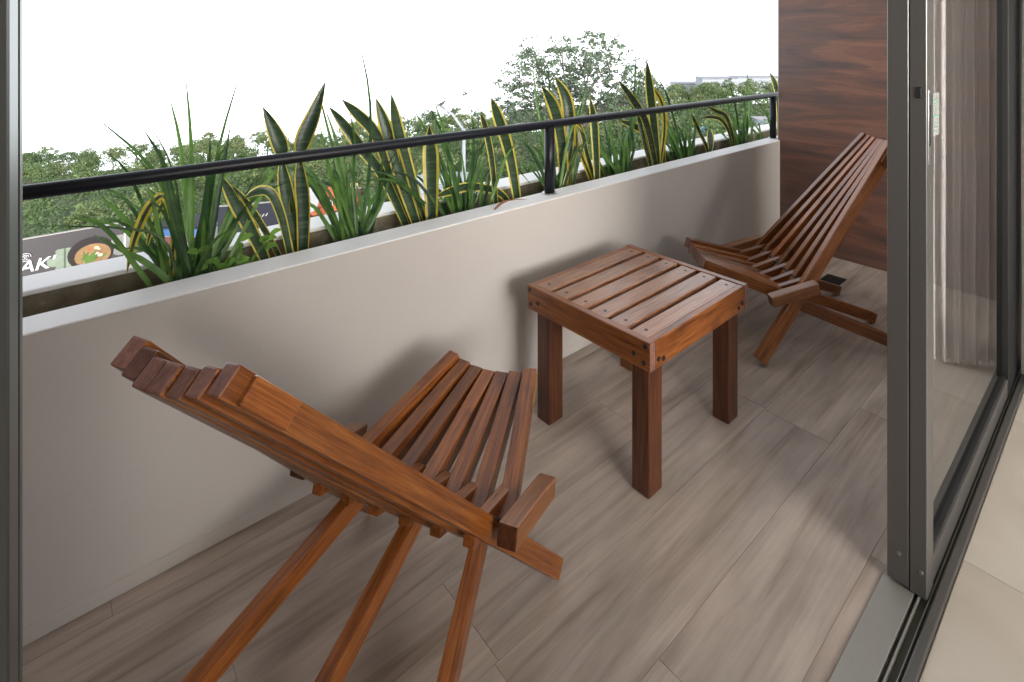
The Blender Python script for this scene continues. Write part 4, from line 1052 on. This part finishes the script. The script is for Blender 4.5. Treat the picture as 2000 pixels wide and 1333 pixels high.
parked('shed', 'low shed with pale bluish roof below the street lamp', 'building', 852, 352, 34,
       [('wall', (-1.5, 1.5, 0.3, 3, -8.0, -.35), M_SHOPW), ('roof', (-1.7, 1.7, -.5, 3.2, -.34, -.22), roof_mat()), ('gable', (-1.55, 1.55, -.2, .28, -1.6, .25), roof_mat())])
parked('kiosk', 'tiny turquoise roofed stall seen low between the right hand plants', 'kiosk', 1388, 258, 60,
       [('wall', (-1.6, 1.6, 0, 2.5, -9.0, -.1), M_SHOPW), ('awning', (-1.0, .1, -.3, .2, -.3, .55), plain('turquoise_awning', (0.02, 0.12, 0.2), .5)), ('roof', (-1.7, 1.7, -.2, 2.7, -.08, .06), plain('grey_green_roof', (0.12, 0.15, 0.13), .6))])
parked('kiosk', 'pinkish little stall low behind the rightmost grassy plant', 'kiosk', 1424, 258, 60,
       [('wall', (-.8, .8, 0, 2, -9.0, .3), plain('pink_wall', (0.18, 0.11, 0.10), .7)), ('roof', (-.9, .9, -.15, 2.1, .31, .42), M_SHOPW)])
parked('shed', 'white boxy hut beside the last rail post', 'building', 1492, 244, 60,
       [('wall', (-.75, .75, 0, 2, -9.0, .55), plain('pale_blue_wall', (0.19, 0.23, 0.26), .7)), ('roof', (-.85, .85, -.15, 2.1, .56, .66), M_INK), ('awning', (.1, 1.2, -.6, -.05, -.35, -.25), plain('ochre_awning', (0.16, 0.13, 0.05), .7))])

# street lamp with a bird
lp = at_d(906, 252, 28.0); lz = ground_z(906, 28)
lamp = empty('street_lamp', (lp.x, lp.y, lz)); tag(lamp, 'pale grey street lamp with slanting arm in front of the woodland', 'street lamp')
M_GALV = plain('galvanised_steel', (0.17, 0.19, 0.215), .5)
h = lp.z - lz
bm = bmesh.new(); tube(bm, [Vector((0, 0, 0)), Vector((0, 0, h * .5)), Vector((0, 0, h))], [.14, .11, .085], 10); obj('pole', from_bm('pole', bm), M_GALV, lamp)
tip = at_d(866, 211, 28.0) - lamp.location
elb = at_d(884, 224, 28.0) - lamp.location
bm = bmesh.new(); tube(bm, [Vector((0, 0, h - .1)), elb, tip], [.075, .065, .05], 8); obj('arm', from_bm('arm', bm), M_GALV, lamp)
hd = box_mesh('lamp_head', -.36, .06, -.10, .10, -.05, .05, .03, 2)
obj('lamp_head', hd, plain('lamp_grey', (0.07, 0.075, 0.08), .4), lamp, Matrix.Translation(tip) @ Matrix.Rotation(YAW - math.pi / 2, 4, 'Z') @ Matrix.Rotation(math.radians(30), 4, 'Y'))
bt = at_d(862, 207, 28.0)
bird = empty('bird', bt, YAW - math.pi / 2); tag(bird, 'small dark bird perched on the end of the street lamp arm', 'bird')
bm = bmesh.new()
tube(bm, [Vector((-.24, 0, -.02)), Vector((-.16, 0, .03)), Vector((-.05, 0, .07)), Vector((.07, 0, .12)), Vector((.13, 0, .19)), Vector((.17, 0, .24)), Vector((.22, 0, .245)), Vector((.29, 0, .235))], [.02, .03, .075, .085, .055, .05, .03, .004], 9)
obj('body', from_bm('body', bm), plain('bird_black', (0.015, 0.015, 0.017), .6), bird)

# long pale buildings on the far skyline at the right
def far_building(label, u0, u1, v0, v1, D, base, win, col):
    a, b_ = at_d(u0, v0, D), at_d(u1, v1, D)
    e = empty('far_building', (a.x, a.y, a.z)); tag(e, label, 'building')
    x = Vector((b_.x - a.x, b_.y - a.y, 0)); L = x.length; x.normalize()
    e.rotation_euler = (0, 0, math.atan2(x.y, x.x))
    s = D / PX
    obj('wall', box_mesh('wall', 0, L, 0, 14, -base * s, -1.0 * s), plain('far_wall_%s' % col[0], col[1], .8), e)
    obj('roof', box_mesh('roof', -.5, L + .5, -.6, 14.6, -1.0 * s + .02, 0), plain('far_roof', (0.20, 0.21, 0.235), .8), e)
    for k in range(win): obj('window', box_mesh('window', L * (k + .25) / win, L * (k + .75) / win, -.15, .1, -base * s * .5, -base * s * .25), plain('far_window', (0.20, 0.22, 0.26), .5), e)
    return e
far_building('long pale flat roofed building on the horizon at the right', 1372, 1442, 153, 148, 215, 26, 7, ('a', (0.27, 0.285, 0.32)))
far_building('long grey building on the horizon beside the clad wall', 1442, 1535, 151, 142, 225, 28, 9, ('b', (0.25, 0.27, 0.31)))
far_building('low hazy building on the horizon left of the pale one', 1318, 1372, 163, 158, 240, 20, 4, ('c', (0.27, 0.285, 0.31)))
